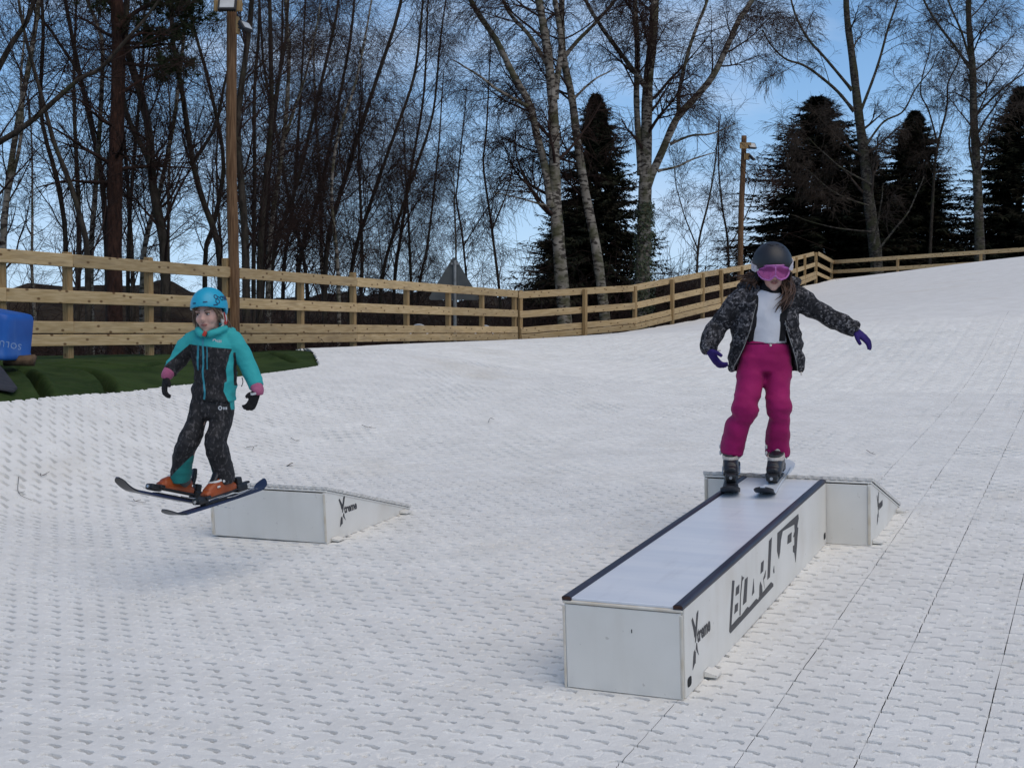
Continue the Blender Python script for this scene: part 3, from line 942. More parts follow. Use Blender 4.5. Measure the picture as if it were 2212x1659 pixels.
BW, BL, BH = 0.563, 3.16, 0.414
def slide_box():
    br = ground_pt(1479, 1513)
    o = empty('slide_box', br)
    tag(o, 'long white slide box with dark rails and stencilled lettering under the girl in pink', 'slide box')
    m = slope_frame(br)
    o.matrix_world = m
    # local: x across (right face at x=0, body to -x), y uphill, z up
    t = 0.022
    bm = box_bm(t, BL - 0.022, BH - 0.012, (-t / 2, BL / 2 + 0.011, (BH - 0.012) / 2), bevel=0.003)
    bm_obj('side_panel', bm, M['panel'], o)
    bm_obj('side_panel', box_bm(t, BL - 0.022, BH - 0.012, (-BW + t / 2, BL / 2 + 0.011, (BH - 0.012) / 2), bevel=0.003), M['panel'], o)
    bm_obj('end_panel', box_bm(BW - 0.028, t, BH - 0.03, (-BW / 2, t / 2 - 0.0035, (BH - 0.03) / 2 + 0.002), bevel=0.003), M['panel'], o)
    bm_obj('end_panel', box_bm(BW - 2 * t - 0.002, t, BH - 0.03, (-BW / 2, BL - t / 2 - 0.004, (BH - 0.03) / 2 + 0.002), bevel=0.003), M['panel'], o)
    bm_obj('top_edge', box_bm(BW - 0.004, 0.022, 0.014, (-BW / 2, 0.004, BH - 0.017), bevel=0.004), M['panel_edge'], o)
    for x in (-0.0065, -BW + 0.0065):
        bm_obj('corner_strip', box_bm(0.011, 0.006, BH - 0.035, (x, -0.0040, (BH - 0.035) / 2), bevel=0.002), M['panel_edge'], o)
    bm_obj('slide_surface', box_bm(BW - 0.084, BL - 0.008, 0.014, (-BW / 2, BL / 2, BH - 0.004), bevel=0.003), M['slide_top'], o)
    for x in (-0.0215, -BW + 0.0215):
        c = bmesh.new()
        n = 9
        prof = [(-0.020, -0.012), (0.0215, -0.012), (0.0235, -0.002)] + [(0.022 * math.cos(a), 0.002 + 0.011 * math.sin(a)) for a in np.linspace(0.15, math.pi - 0.1, 8)]
        A = [c.verts.new((x + p[0], -0.004, BH + p[1])) for p in prof]
        Bv = [c.verts.new((x + p[0], BL, BH + p[1])) for p in prof]
        for i in range(len(prof)):
            j = (i + 1) % len(prof); c.faces.new((A[i], A[j], Bv[j], Bv[i]))
        c.faces.new(A); c.faces.new(list(reversed(Bv)))
        bmesh.ops.recalc_face_normals(c, faces=c.faces[:])
        r = bm_obj('coping', c, M['coping'], o, smooth=False)
        bm_obj('coping_end', box_bm(0.040, 0.004, 0.012, (x, -0.0065, BH + 0.001)), M['rust'], r)
    side = frame_matrix((0.0005, 0, 0), (0, 1, 0), (0, 0, 1), (1, 0, 0))
    # handle holes: flat dark patches painted for the shade inside
    for u in (0.075, BL - 0.055):
        q = []
        for k in range(16):
            a = 2 * math.pi * k / 16
            q.append((u + 0.030 * math.copysign(abs(math.cos(a)) ** .6, math.cos(a)), 0.062 + 0.022 * math.copysign(abs(math.sin(a)) ** .6, math.sin(a))))
        poly_print('handle_hole_shade', [q], o, side, M['dark'])
    for u, h in ((0.30, 0.0), ):
        b = prism_bm([(0, 0), (0.06, 0), (0.06, 0.010), (0.0, 0.026)], 0.075)
        k = bm_obj('foot_bracket', b, M['panel'], o)
        k.location = (0.002, u, 0.012)
    xtreme(o, 0.125, 0.098, 0.235, side, 1.05)
    # what is left of the stencilled word
    def inv(px, py):
        """picture position of a print corner -> position on the side face"""
        q = at(px, py, 1.0) - EYE
        iv = m.inverted(); c0 = iv @ EYE; d0 = iv.to_3x3() @ q
        k = -c0.x / d0.x; p = c0 + d0 * k
        return (p.y, p.z)
    def z8(pts, sc=7.373, ox=1720, oy=1380):
        return [inv((x / sc + ox) / 1.15099, (y / sc + oy) / 1.15099) for x, y in pts]
    S8 = [[(740, 462), (780, 462), (722, 1285), (685, 1400), (700, 1100)], [(868, 535), (862, 690), (800, 745), (812, 590)], [(845, 865), (838, 1010), (778, 1075), (790, 915)],
          [(915, 370), (930, 400), (895, 760), (890, 1100), (872, 1100), (885, 740)], [(925, 400), (958, 400), (925, 470)], [(970, 445), (1022, 395), (998, 850), (935, 912)],
          [(1133, 425), (1140, 680), (1100, 740)], [(1255, 480), (1285, 560), (1292, 680), (1235, 740), (1240, 560)], [(1318, 90), (1305, 290), (1258, 340), (1270, 140)],
          [(1355, 270), (1345, 400), (1315, 450), (1330, 610), (1308, 430)], [(1413, -260), (1465, -330), (1428, 400), (1383, 445)], [(1505, 190), (1512, 320), (1500, 330), (1490, 290)],
          [(685, 1400), (725, 1285), (862, 1130), (905, 1105), (1020, 940), (1045, 960), (1180, 795), (1215, 815), (1240, 735), (1290, 690), (1450, 490), (1490, 520), (1490, 570), (705, 1430)]]
    polys = [z8(q) for q in S8]
    S3 = [[(1380, 430), (1500, 320), (1503, 345), (1494, 395), (1500, 400), (1485, 600), (1478, 545), (1470, 540), (1470, 505), (1478, 500), (1478, 450), (1470, 455), (1480, 420), (1478, 380), (1410, 420), (1400, 470), (1395, 540), (1388, 580), (1378, 535)],
          [(1440, 445), (1462, 425), (1460, 480), (1437, 495)]]
    polys += [z8(q, 2.3284, 1340, 1140) for q in S3]
    poly_print('stencil_lettering', polys, o, side, M['print'])
    bm_obj('chip_mark', box_bm(0.004, 0.002, 0.016, (-0.235, -0.0042, 0.29)), M['dark'], o)
    return o, m
box_obj, BOX_M = slide_box()

def kicker(label, origin, m, width, run, height, scale_logo, logo_u, logo_h, both=True):
    """wedge: tall face at y=0 facing downhill, carpeted top falling uphill; right side face at x=0"""
    o = empty('kicker_ramp', origin); tag(o, label, 'kicker ramp', 'white kicker ramps')
    o.matrix_world = m
    t = 0.02
    for x in (-t, -width):
        b = prism_bm([(0.0, 0.0), (run, 0.0), (run, 0.012), (0.03, height), (0.0, height)], t)
        k = bm_obj('side_panel', b, M['panel'], o)
        k.matrix_local = frame_matrix((x + t, 0, 0), (0, 1, 0), (-1, 0, 0), (0, 0, 1))
    bm_obj('front_panel', box_bm(width - 2 * t - 0.002, t, height - 0.006, (-width / 2, t / 2 + 0.006, (height - 0.006) / 2), bevel=0.002), M['panel'], o)
    for x in (-0.009, -width + 0.009):
        bm_obj('corner_strip', box_bm(0.016, 0.006, height - 0.02, (x, -0.0035, height / 2), bevel=0.002), M['panel_edge'], o)
    # top board and carpet with a frayed rim
    L = math.hypot(run - 0.03, height - 0.012); ang = math.atan2(height - 0.012, run - 0.03)
    b = box_bm(width + 0.012, L + 0.02, 0.014, (-width / 2, L / 2, 0.008), bevel=0.003)
    tb = bm_obj('top_board', b, M['panel'], o)
    TBM = Matrix.Translation((0, 0.015, height + 0.001)) @ Matrix.Rotation(-ang, 4, 'X')
    tb.matrix_local = TBM
    nx, ny = 60, 70
    bm = bmesh.new()
    g = []
    for j in range(ny + 1):
        r = []
        for i in range(nx + 1):
            x = -width - 0.012 + (width + 0.024) * i / nx; y = -0.012 + (L + 0.02) * j / ny
            h = 0.022 + 0.004 * mnoise.noise(Vector((x * 40, y * 40, 1))) - 0.006 * max(0, math.sin(x * 62) * math.sin(y * 62))
            r.append(bm.verts.new((x, y, 0.016 + h)))
        g.append(r)
    lo = {}
    for j in range(ny):
        for i in range(nx):
            bm.faces.new((g[j][i], g[j][i + 1], g[j + 1][i + 1], g[j + 1][i]))
    rim = [g[0][i] for i in range(nx + 1)] + [g[j][nx] for j in range(1, ny + 1)] + [g[ny][i] for i in range(nx - 1, -1, -1)] + [g[j][0] for j in range(ny - 1, 0, -1)]
    low = []
    for q, v in enumerate(rim):
        d = 0.006 if q % 3 == 0 else -0.002
        cx, cy = -width / 2, L / 2
        k = Vector((v.co.x - cx, v.co.y - cy, 0)).normalized()
        low.append(bm.verts.new((v.co.x - k.x * d, v.co.y - k.y * d, 0.0165)))
    for q in range(len(rim)):
        p = (q + 1) % len(rim)
        bm.faces.new((rim[p], rim[q], low[q], low[p]))
    cp = bm_obj('carpet', bm, M['carpet_edge'], o, smooth=False)
    cp.matrix_local = TBM
    side = frame_matrix((0.0005, 0, 0), (0, 1, 0), (0, 0, 1), (1, 0, 0))
    xtreme(o, logo_u, logo_h, scale_logo, side)
    for u in (0.05, run - 0.16):
        b = prism_bm([(0, 0), (0.06, 0), (0.06, 0.008), (0.0, 0.020)], 0.08)
        k = bm_obj('foot_bracket', b, M['panel'], o)
        k.location = (0.002, u, 0.008)
    return o

a = ground_pt(707, 1174); b = ground_pt(455, 1160); c = ground_pt(903, 1104)
m1 = slope_frame(a)
kicker('white kicker ramp with carpet top behind the girl in the blue helmet', a, m1, (a - b).length, (c - a).length, 0.352, 0.20, 0.17, 0.08)
# second ramp butts against the far end of the slide box
e = BOX_M @ Vector((0.285, BL + 0.004, 0.0))
m2 = slope_frame(e)
kicker('white kicker ramp joined to the far end of the slide box', e, m2, 1.10, (ground_pt(1951, 1101) - ground_pt(1880, 1182)).length, BH - 0.012, 0.20, 0.24, 0.09)
# ------------------------------------------------------------------ trees
def unit(a): return a / (np.linalg.norm(a, axis=-1, keepdims=True) + 1e-9)

def spawn(P, R, M_, t0, t1, length, ang, K, up, rng, wig=0.10, rfac=0.55, rtip=0.25, rmin=0.004, tpow=1.0, zmax=1e9, tfall=0.5, inherit=0.0):
    """M_ children on random places of the parents; length: (min,max) metres; up > 0 bends them up, < 0 lets them hang"""
    N, Kp, _ = P.shape
    seg = np.linalg.norm(np.diff(P, axis=1), axis=2).sum(axis=1)
    pick = rng.choice(N, size=M_, p=seg / seg.sum())
    t = t0 + (t1 - t0) * rng.random(M_) ** tpow
    f = t * (Kp - 1); i = np.minimum(f.astype(int), Kp - 2); u = (f - i)[:, None]
    base = P[pick, i] * (1 - u) + P[pick, i + 1] * u
    rb = R[pick, i] * (1 - u[:, 0]) + R[pick, i + 1] * u[:, 0]
    keep = base[:, 2] < zmax
    pick, t, i, base, rb = pick[keep], t[keep], i[keep], base[keep], rb[keep]
    M2 = len(pick)
    T = unit(P[pick, i + 1] - P[pick, i])
    rnd = rng.normal(size=(M2, 3))
    perp = unit(np.cross(T, rnd))
    a = np.radians(rng.uniform(ang[0], ang[1], M2))[:, None]
    D = unit(np.cos(a) * T + np.sin(a) * perp)
    L = rng.uniform(length[0], length[1], M2) * (1 - tfall * t)
    if inherit: L = L * np.clip(seg[pick] / (seg.mean() + 1e-9), 0.5, 1.6)
    out = np.zeros((M2, K, 3)); out[:, 0] = base
    st = (L / (K - 1))[:, None]
    upv = np.array([0, 0, 1.0])
    for k in range(1, K):
        D = unit(D + up * upv / (K - 1) + rng.normal(size=(M2, 3)) * wig)
        out[:, k] = out[:, k - 1] + D * st
    r0 = np.maximum(rb * rfac, rmin)
    r0 = np.minimum(r0, rb * 0.9 + 1e-4)
    RR = np.maximum(r0[:, None] * np.linspace(1, rtip, K)[None], rmin * 0.7)
    return out, RR

def trunk_of(pts, r0, r1, n=26, wob=0.02, rng=None):
    P = resample(np.array([list(p) for p in pts]), n)
    t = np.linspace(0, 1, n)
    ph = (rng or RNG).uniform(0, 6, 4)
    P[:, 0] += wob * np.sin(t * 17 + ph[0]) * t; P[:, 1] += wob * 2 * np.sin(t * 13 + ph[1]) * t
    R = r1 + (r0 - r1) * (1 - t) ** 0.85
    R = R * (1 + 0.05 * np.sin(t * 60 + ph[2]))
    R[:2] *= np.array([1.35, 1.12])
    return P, R

def build_tree(name, label, cat, trunks, seed, bark, twig, n1=22, n2=90, n3=650, n4=2200, l1=(1.6, 3.2), l2=(0.8, 1.8), l3=(0.5, 1.1), l4=(0.25, 0.6),
               up1=0.7, up3=-0.4, t0=0.22, ang1=(25, 55), group=None, zmax=14.0, rmin=0.0045, extra=None):
    rng = np.random.default_rng(seed)
    base = trunks[0][0][0]
    root = empty(name, tuple(base)); tag(root, label, cat, group)
    off = np.array(base)
    parts = []
    lv1P, lv1R = [], []
    big = max(R[0] for _, R in trunks)
    for P, R in trunks:
        parts.append(tubes(P[None] - off, R[None], 12 if R[0] > 0.07 else 8))
    V, F = join_vf(parts)
    link('trunk', mesh_np('trunk', V, F), bark, root)
    K0 = 26
    TP = np.stack([resample(P, K0) for P, _ in trunks])
    TR = np.stack([np.interp(np.linspace(0, 1, K0), np.linspace(0, 1, len(R)), R) for _, R in trunks])
    P1, R1 = spawn(TP, TR, n1, t0, 0.99, l1, ang1, 9, up1, rng, 0.10, 0.33, 0.2, rmin, zmax=zmax + 1.5, tfall=0.45)
    A1 = np.concatenate([P1]); AR1 = R1
    P2, R2 = spawn(A1, AR1, n2, 0.2, 0.98, l2, (22, 52), 7, up1 * 0.4, rng, 0.14, 0.55, 0.3, rmin, zmax=zmax)
    tp2 = resample_many(TP, 7); 
    P3a, R3a = spawn(P2, R2, int(n3 * .7), 0.15, 1.0, l3, (20, 60), 4, up3 * 0.7, rng, 0.16, 0.6, 0.4, rmin, zmax=zmax, tfall=0.35)
    P3b, R3b = spawn(resample_many(P1, 7), R1[:, np.linspace(0, 8, 7).astype(int)], int(n3 * .3), 0.3, 1.0, l3, (20, 60), 4, up3 * 0.7, rng, 0.16, 0.5, 0.4, rmin, zmax=zmax, tfall=0.35)
    P3 = np.concatenate([P3a, P3b]); R3 = np.concatenate([R3a, R3b])
    P4, R4 = spawn(P3, R3, n4, 0.1, 1.0, l4, (18, 60), 2, up3 * 0.8, rng, 0.18, 0.7, 0.6, rmin * 0.9, zmax=zmax, tfall=0.2)
    parts = [tubes(P1 - off, R1, 5), tubes(P2 - off, R2, 4), tubes(P3 - off, R3, 3), tubes(P4 - off, R4, 3)]
    V, F = join_vf(parts)
    link('crown', mesh_np('crown', V, F), twig, root)
    return root

def resample_many(P, k):
    idx = np.linspace(0, P.shape[1] - 1, k)
    i = np.minimum(idx.astype(int), P.shape[1] - 2); u = (idx - i)[None, :, None]
    return P[:, i] * (1 - u) + P[:, i + 1] * u

def c6(x, y): return x * 0.3928, y * 0.3928
def c7(x, y): return (x / 1.951 + 1000) / 1.151, y * 0.4453
def c8(x, y): return (x / 2.304 + 1750) / 1.151, y * 0.3771

def stem(conv, pts, d, r0, r1, ground=True, extend=2.5, rng=None, lean=0.0):
    """a stem traced at its own distance, rooted in the ground and carried on above the frame"""
    W = []
    for k, q in enumerate(pts):
        px, py = conv(*q[:2])
        W.append(at(px, py, d + (q[2] if len(q) > 2 else lean * k)))
    if ground:
        g = Vector((W[0].x - (W[1].x - W[0].x) * 0.15, W[0].y, float(G(W[0].x, W[0].y)) - 0.15))
        if g.z < W[0].z - 0.1: W = [g] + W
    if extend:
        q = (W[-1] - W[-2]).normalized()
        q = (q + Vector((0, 0, 0.5))).normalized()
        W.append(W[-1] + q * extend * 0.5); W.append(W[-1] + (q + Vector((0.05, 0, .3))).normalized() * extend * 0.5)
    return trunk_of(W, r0, r1, rng=rng)

rt = np.random.default_rng(5)
# --- the birches and the other trees in front, each traced from what the picture shows
HB = dict(n1=34, n2=150, n3=900, n4=5200, l1=(1.6, 3.6), l2=(0.9, 2.0), l3=(0.5, 1.2), l4=(0.3, 0.75), up1=0.35, up3=-0.75, t0=0.30, ang1=(35, 70), rmin=0.0050)
build_tree('birch_tree', 'forked silver birch with lichened pale trunk behind the fence corner', 'birch tree',
           [stem(c7, [(792, 1600), (765, 1250), (745, 1000), (738, 850), (735, 560), (715, 320), (690, 160), (660, 0)], 36, 0.21, 0.07),
            stem(c7, [(728, 1010), (690, 800), (650, 640), (620, 510), (540, 370), (460, 200), (400, 110), (330, 0)], 36, 0.12, 0.045, ground=False),
            stem(c7, [(740, 480), (752, 380), (772, 200), (738, 0)], 36, 0.09, 0.05, ground=False),
            stem(c7, [(712, 330), (620, 180), (540, 90), (490, 0)], 36, 0.06, 0.03, ground=False),
            stem(c7, [(612, 520), (470, 440), (330, 340), (240, 290)], 35.5, 0.05, 0.015, ground=False, extend=0),
            stem(c7, [(700, 1000), (560, 960), (420, 930)], 35.5, 0.03, 0.008, ground=False, extend=0)],
           21, M['birch'], M['twig'], zmax=11.8, **HB)
build_tree('birch_tree', 'single leaning silver birch in front of the middle spruce', 'birch tree',
           [stem(c7, [(990, 1600), (945, 1230), (890, 950), (852, 700), (825, 480), (780, 280), (770, 100), (775, 0)], 37, 0.16, 0.06),
            stem(c7, [(792, 270), (860, 190), (950, 100), (1030, 0)], 37, 0.055, 0.03, ground=False),
            stem(c7, [(832, 480), (930, 390), (1040, 330)], 36.6, 0.04, 0.012, ground=False, extend=0)],
           22, M['birch'], M['twig'], zmax=11.8, **{**HB, 'n1': 20, 'n3': 520, 'n4': 3000})
birch_c = build_tree('birch_tree', 'ivy clad birch with broad limbs spreading to the right', 'birch tree',
           [stem(c7, [(1160, 1600), (1168, 1250), (1178, 950), (1184, 700), (1190, 400), (1215, 200), (1228, 0)], 38, 0.24, 0.08),
            stem(c7, [(1185, 900), (1250, 760), (1330, 580), (1400, 500), (1500, 380), (1570, 240), (1640, 90), (1700, 0)], 38, 0.12, 0.05, ground=False),
            stem(c7, [(1340, 570), (1345, 430), (1390, 250), (1440, 100), (1480, 0)], 38, 0.06, 0.03, ground=False),
            stem(c7, [(1160, 850), (1148, 700), (1136, 450), (1140, 200), (1130, 0)], 38, 0.10, 0.05, ground=False),
            stem(c7, [(1186, 430), (1060, 260), (950, 110), (890, 0)], 37.6, 0.07, 0.035, ground=False),
            stem(c7, [(1240, 830), (1330, 810), (1420, 770), (1520, 740)], 37, 0.04, 0.012, ground=False, extend=0),
            stem(c7, [(1300, 700), (1400, 660), (1500, 650), (1620, 600)], 37.4, 0.04, 0.012, ground=False, extend=0)],
           23, M['birch'], M['twig'], zmax=12.3, **{**HB, 'n1': 44, 'n3': 1300, 'n4': 7600})
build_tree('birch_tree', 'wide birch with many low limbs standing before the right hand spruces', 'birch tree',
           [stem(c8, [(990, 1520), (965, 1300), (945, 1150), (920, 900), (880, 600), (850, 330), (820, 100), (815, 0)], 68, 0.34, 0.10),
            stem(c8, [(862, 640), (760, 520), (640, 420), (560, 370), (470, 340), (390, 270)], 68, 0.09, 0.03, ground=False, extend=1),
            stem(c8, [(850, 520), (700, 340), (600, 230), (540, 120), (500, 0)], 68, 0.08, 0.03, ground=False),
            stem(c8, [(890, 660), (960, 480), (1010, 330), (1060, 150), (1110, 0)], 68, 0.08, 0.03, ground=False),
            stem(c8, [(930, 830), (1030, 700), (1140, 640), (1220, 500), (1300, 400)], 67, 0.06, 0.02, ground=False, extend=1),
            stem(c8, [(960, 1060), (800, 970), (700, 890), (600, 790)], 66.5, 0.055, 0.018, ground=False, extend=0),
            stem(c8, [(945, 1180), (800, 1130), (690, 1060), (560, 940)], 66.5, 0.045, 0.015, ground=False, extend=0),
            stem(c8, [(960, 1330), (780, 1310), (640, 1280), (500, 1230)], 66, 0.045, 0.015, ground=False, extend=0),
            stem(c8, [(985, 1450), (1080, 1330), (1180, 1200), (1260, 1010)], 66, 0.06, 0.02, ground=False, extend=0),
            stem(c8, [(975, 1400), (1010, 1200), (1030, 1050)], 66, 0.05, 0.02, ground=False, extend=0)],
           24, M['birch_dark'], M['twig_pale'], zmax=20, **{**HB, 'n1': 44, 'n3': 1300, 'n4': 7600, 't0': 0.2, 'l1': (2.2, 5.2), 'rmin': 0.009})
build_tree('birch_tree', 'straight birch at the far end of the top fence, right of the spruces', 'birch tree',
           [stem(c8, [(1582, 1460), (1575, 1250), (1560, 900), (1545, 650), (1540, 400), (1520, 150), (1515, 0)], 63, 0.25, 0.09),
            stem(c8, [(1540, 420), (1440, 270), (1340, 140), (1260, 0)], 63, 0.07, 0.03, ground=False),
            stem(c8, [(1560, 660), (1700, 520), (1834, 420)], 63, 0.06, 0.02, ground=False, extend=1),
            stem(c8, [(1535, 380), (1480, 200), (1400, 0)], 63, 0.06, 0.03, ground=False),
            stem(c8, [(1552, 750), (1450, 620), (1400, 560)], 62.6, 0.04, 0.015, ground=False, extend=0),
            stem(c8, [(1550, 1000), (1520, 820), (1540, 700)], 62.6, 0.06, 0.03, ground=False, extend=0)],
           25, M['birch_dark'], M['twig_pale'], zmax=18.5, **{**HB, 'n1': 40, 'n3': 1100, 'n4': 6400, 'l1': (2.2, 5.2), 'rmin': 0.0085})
build_tree('bare_tree', 'thin crooked bare tree between the second spruce and the far birch', 'tree',
           [stem(c8, [(1300, 1350), (1330, 900), (1390, 620), (1400, 480), (1450, 380)], 70, 0.10, 0.03, extend=1),
            stem(c8, [(1345, 850), (1290, 640), (1240, 520), (1290, 300)], 70, 0.05, 0.02, ground=False, extend=1)],
           26, M['bark'], M['twig_pale'], zmax=19, **{**HB, 'n1': 20, 'n3': 450, 'n4': 2400, 'rmin': 0.009})

# ivy round the foot of the third birch
def ivy(root, P0, P1, r, n, seed):
    rng = np.random.default_rng(seed)
    t = rng.random(n) ** 1.3
    a = rng.uniform(0, 2 * np.pi, n)
    c = np.array(P0)[None] * (1 - t[:, None]) + np.array(P1)[None] * t[:, None]
    rad = r * (1.25 - 0.35 * t) * rng.uniform(0.85, 1.35, n)
    c = c + np.stack([np.cos(a) * rad, np.sin(a) * rad, rng.normal(0, .02, n)], axis=1)
    nrm = unit(np.stack([np.cos(a), np.sin(a), rng.normal(0.2, .5, n)], axis=1) + rng.normal(0, .35, (n, 3)))
    u = unit(np.cross(nrm, rng.normal(size=(n, 3)))); v = np.cross(nrm, u)
    s = rng.uniform(0.03, 0.06, (n, 1))
    V = np.stack([c - u * s, c - v * s * .7 + nrm * .01, c + u * s, c + v * s * .7 + nrm * .01], axis=1).reshape(-1, 3) - np.array(root.location)
    F = np.arange(n * 4).reshape(-1, 4)
    link('ivy', mesh_np('ivy', V, F), M['ivy'], root, smooth=False)
q0 = at(*c7(1162, 1640), 38); q1 = at(*c7(1180, 980), 38)
ivy(birch_c, (q0.x, q0.y, q0.z - .3), q1, 0.24, 2600, 4)

# --- the wood on the left
LB = dict(n1=28, n2=100, n3=430, n4=1900, l1=(1.2, 2.8), l2=(0.7, 1.5), l3=(0.45, 1.0), l4=(0.22, 0.55), up1=0.55, up3=-0.25, t0=0.16, ang1=(25, 60), rmin=0.0036)
def left_tree(label, pts_list, d, r0, bark='bark', n=1.0, seed=0, name='bare_tree', cat='tree', conv=c6, **kw):
    P = dict(LB)
    for k in ('n1', 'n2', 'n3', 'n4'): P[k] = int(P[k] * n)
    P.update(kw)
    tr = [stem(conv, pts_list[0], d, r0 * 0.76, r0 * 0.24, extend=3.0)]
    for q in pts_list[1:]:
        tr.append(stem(conv, q, d, r0 * 0.40, r0 * 0.13, ground=False, extend=1.6))
    zmax = CAM_Z + 0.2526 * d + 1.2
    return build_tree(name, label, cat, tr, 100 + seed, M[bark], M['twig'], zmax=zmax, group=None, **P)

left_tree('leaning bare tree at the left picture edge above the blue tub', [[(15, 1380), (40, 1080), (95, 700), (150, 380), (200, 100), (215, 0)], [(45, 1050), (110, 800), (120, 500)]], 25, 0.10, 'birch', seed=1)
left_tree('bare tree at the left edge with a long limb reaching to the right', [[(-90, 1400), (-80, 1000), (-60, 830), (-80, 300), (-60, 0)], [(-70, 820), (100, 720), (230, 620), (330, 530), (440, 430), (560, 370)], [(-70, 500), (60, 250), (140, 130), (190, 0)]], 22, 0.13, seed=2, n=1.1)
left_tree('thin dark stem bending left beside the broken stump', [[(362, 1390), (350, 1200), (300, 950), (230, 640), (240, 200), (225, 0)]], 26, 0.075, seed=3, n=0.7)
left_tree('broken topped dead stem leaning left between two thin trees', [[(478, 1400), (440, 1200), (400, 1050), (340, 880), (296, 778)]], 24, 0.085, seed=4, n=0.12)
for o_ in []: pass
left_tree('pale barked birch just left of the red pine', [[(500, 1400), (520, 1100), (540, 850), (560, 450), (555, 200), (480, 0)]], 27, 0.085, 'birch', seed=5, name='birch_tree', cat='birch tree')
left_tree('dark tree leaning left beside the red pine', [[(590, 1400), (560, 1000), (500, 700), (440, 400), (390, 150), (360, 0)], [(440, 410), (300, 200), (200, 60)]], 28, 0.095, seed=6)
left_tree('thick greenish trunk bent to the left, right of the red pine', [[(905, 1400), (870, 1180), (840, 1000), (815, 700), (745, 430), (690, 220), (700, 0)], [(830, 900), (700, 640), (660, 400)]], 26, 0.145, seed=7)
left_tree('pale slim birch leaning right behind the bent greenish trunk', [[(790, 1400), (880, 1050), (950, 700), (985, 440), (1010, 230), (1030, 0)]], 29, 0.085, 'birch', seed=8, name='birch_tree', cat='birch tree')
left_tree('slim upright dark tree between the red pine and the bent trunk', [[(705, 1400), (735, 900), (760, 600), (790, 300), (800, 0)]], 31, 0.07, seed=9, n=.8)
left_tree('curved dark tree left of the brown lamp pole', [[(1205, 1400), (1130, 1150), (1080, 980), (1040, 750), (1005, 520), (950, 250), (935, 0)], [(1060, 900), (1180, 700), (1240, 450)]], 27, 0.10, seed=10)
left_tree('dark stem leaning toward the lamp pole from the left', [[(1130, 1400), (1170, 1250), (1230, 900), (1160, 500), (1090, 250), (1020, 0)]], 30, 0.08, seed=11)
left_tree('dark trunk close on the right of the lamp pole', [[(1350, 1400), (1325, 1000), (1310, 700), (1350, 300), (1380, 0)]], 26, 0.115, seed=12)
left_tree('straight narrow trunk second on the right of the lamp pole', [[(1395, 1400), (1400, 900), (1402, 500), (1420, 200), (1425, 0)]], 30, 0.075, seed=13, n=.8)
left_tree('forked dark tree third on the right of the lamp pole', [[(1430, 1400), (1460, 1000), (1495, 650), (1485, 300), (1480, 0)], [(1490, 640), (1545, 380), (1590, 0)]], 28, 0.10, seed=14)
left_tree('pale ringed birch crossing behind the forked tree', [[(1480, 1400), (1540, 900), (1575, 600), (1592, 300), (1570, 0)], [(1560, 780), (1660, 480), (1720, 250)]], 31, 0.095, 'birch', seed=15, name='birch_tree', cat='birch tree')
# weeping thicket right of the pole
WB = dict(up1=0.75, up3=-0.85, t0=0.10, l1=(1.4, 3.2), l4=(0.3, 0.8), n1=32, n2=150, n3=850, n4=4300)
def id2(x, y): return x, y
lab = ['dark weeping birch with purple twigs, first of the thicket right of the pole', 'leaning weeping birch in the middle of the dark thicket', 'tall weeping birch at the heart of the dark thicket',
       'weeping birch with arching crown at the right side of the thicket', 'outermost weeping birch of the thicket above the road sign', 'slim weeping birch rising from the thicket behind the fence', 'pale stemmed weeping birch low in the thicket']
THK = [([(590, 560), (640, 400), (690, 200), (720, 60), (730, 0)], 33, 0.085), ([(640, 560), (690, 420), (745, 270), (790, 120), (800, 0)], 35, 0.085), ([(700, 570), (735, 420), (770, 260), (800, 140), (840, 0)], 34, 0.10),
       ([(760, 580), (800, 440), (850, 300), (890, 180), (905, 90)], 36, 0.085), ([(820, 590), (860, 470), (905, 350), (935, 240), (950, 150)], 38, 0.08), ([(665, 570), (672, 400), (660, 230), (650, 80), (655, 0)], 37, 0.075), ([(730, 580), (715, 420), (730, 300), (765, 190)], 32, 0.07)]
built = {}
for k in (0, 3, 6):
    pts, d, r = THK[k]
    wb = dict(WB, n1=18, n2=70, n3=300, n4=1300) if k == 6 else WB
    built[k] = left_tree(lab[k], [pts], d, r, 'birch' if k == 6 else 'bark', seed=30 + k, conv=id2, name='birch_tree', cat='birch tree', **wb)
for k, src, s_, rz in ((1, 0, 1.0, 0.5), (2, 3, 1.15, -0.35), (4, 3, 0.92, 0.3), (5, 0, 0.95, 2.4)):
    q = built[src]; o = q.copy(); COL.objects.link(o)
    for ch in list(q.children):
        c = ch.copy(); COL.objects.link(c); c.parent = o
    px, py = THK[k][0][0]; p = at(px, py, THK[k][1])
    o.location = (p.x, p.y, float(G(p.x, p.y)) - 0.15); o.scale = (s_, s_, s_); o.rotation_euler = (0, 0, rz); o['label'] = lab[k]
for k, (px, d, s_, rz, lb) in enumerate([(610, 39, 1.0, 1.2, 'weeping birch standing deep in the thicket behind the first one'), (850, 43, 1.0, 5.2, 'weeping birch deep in the thicket left of the road sign'), (900, 46, 0.85, 0.9, 'low weeping birch behind the road sign')]):
    q = built[3 if k % 2 else 0]; o = q.copy(); COL.objects.link(o)
    for ch in list(q.children):
        c = ch.copy(); COL.objects.link(c); c.parent = o
    p = at(px, 600, d)
    o.location = (p.x, p.y, float(G(p.x, p.y)) - 0.15); o.scale = (s_, s_, s_); o.rotation_euler = (0, 0, rz); o['label'] = lb
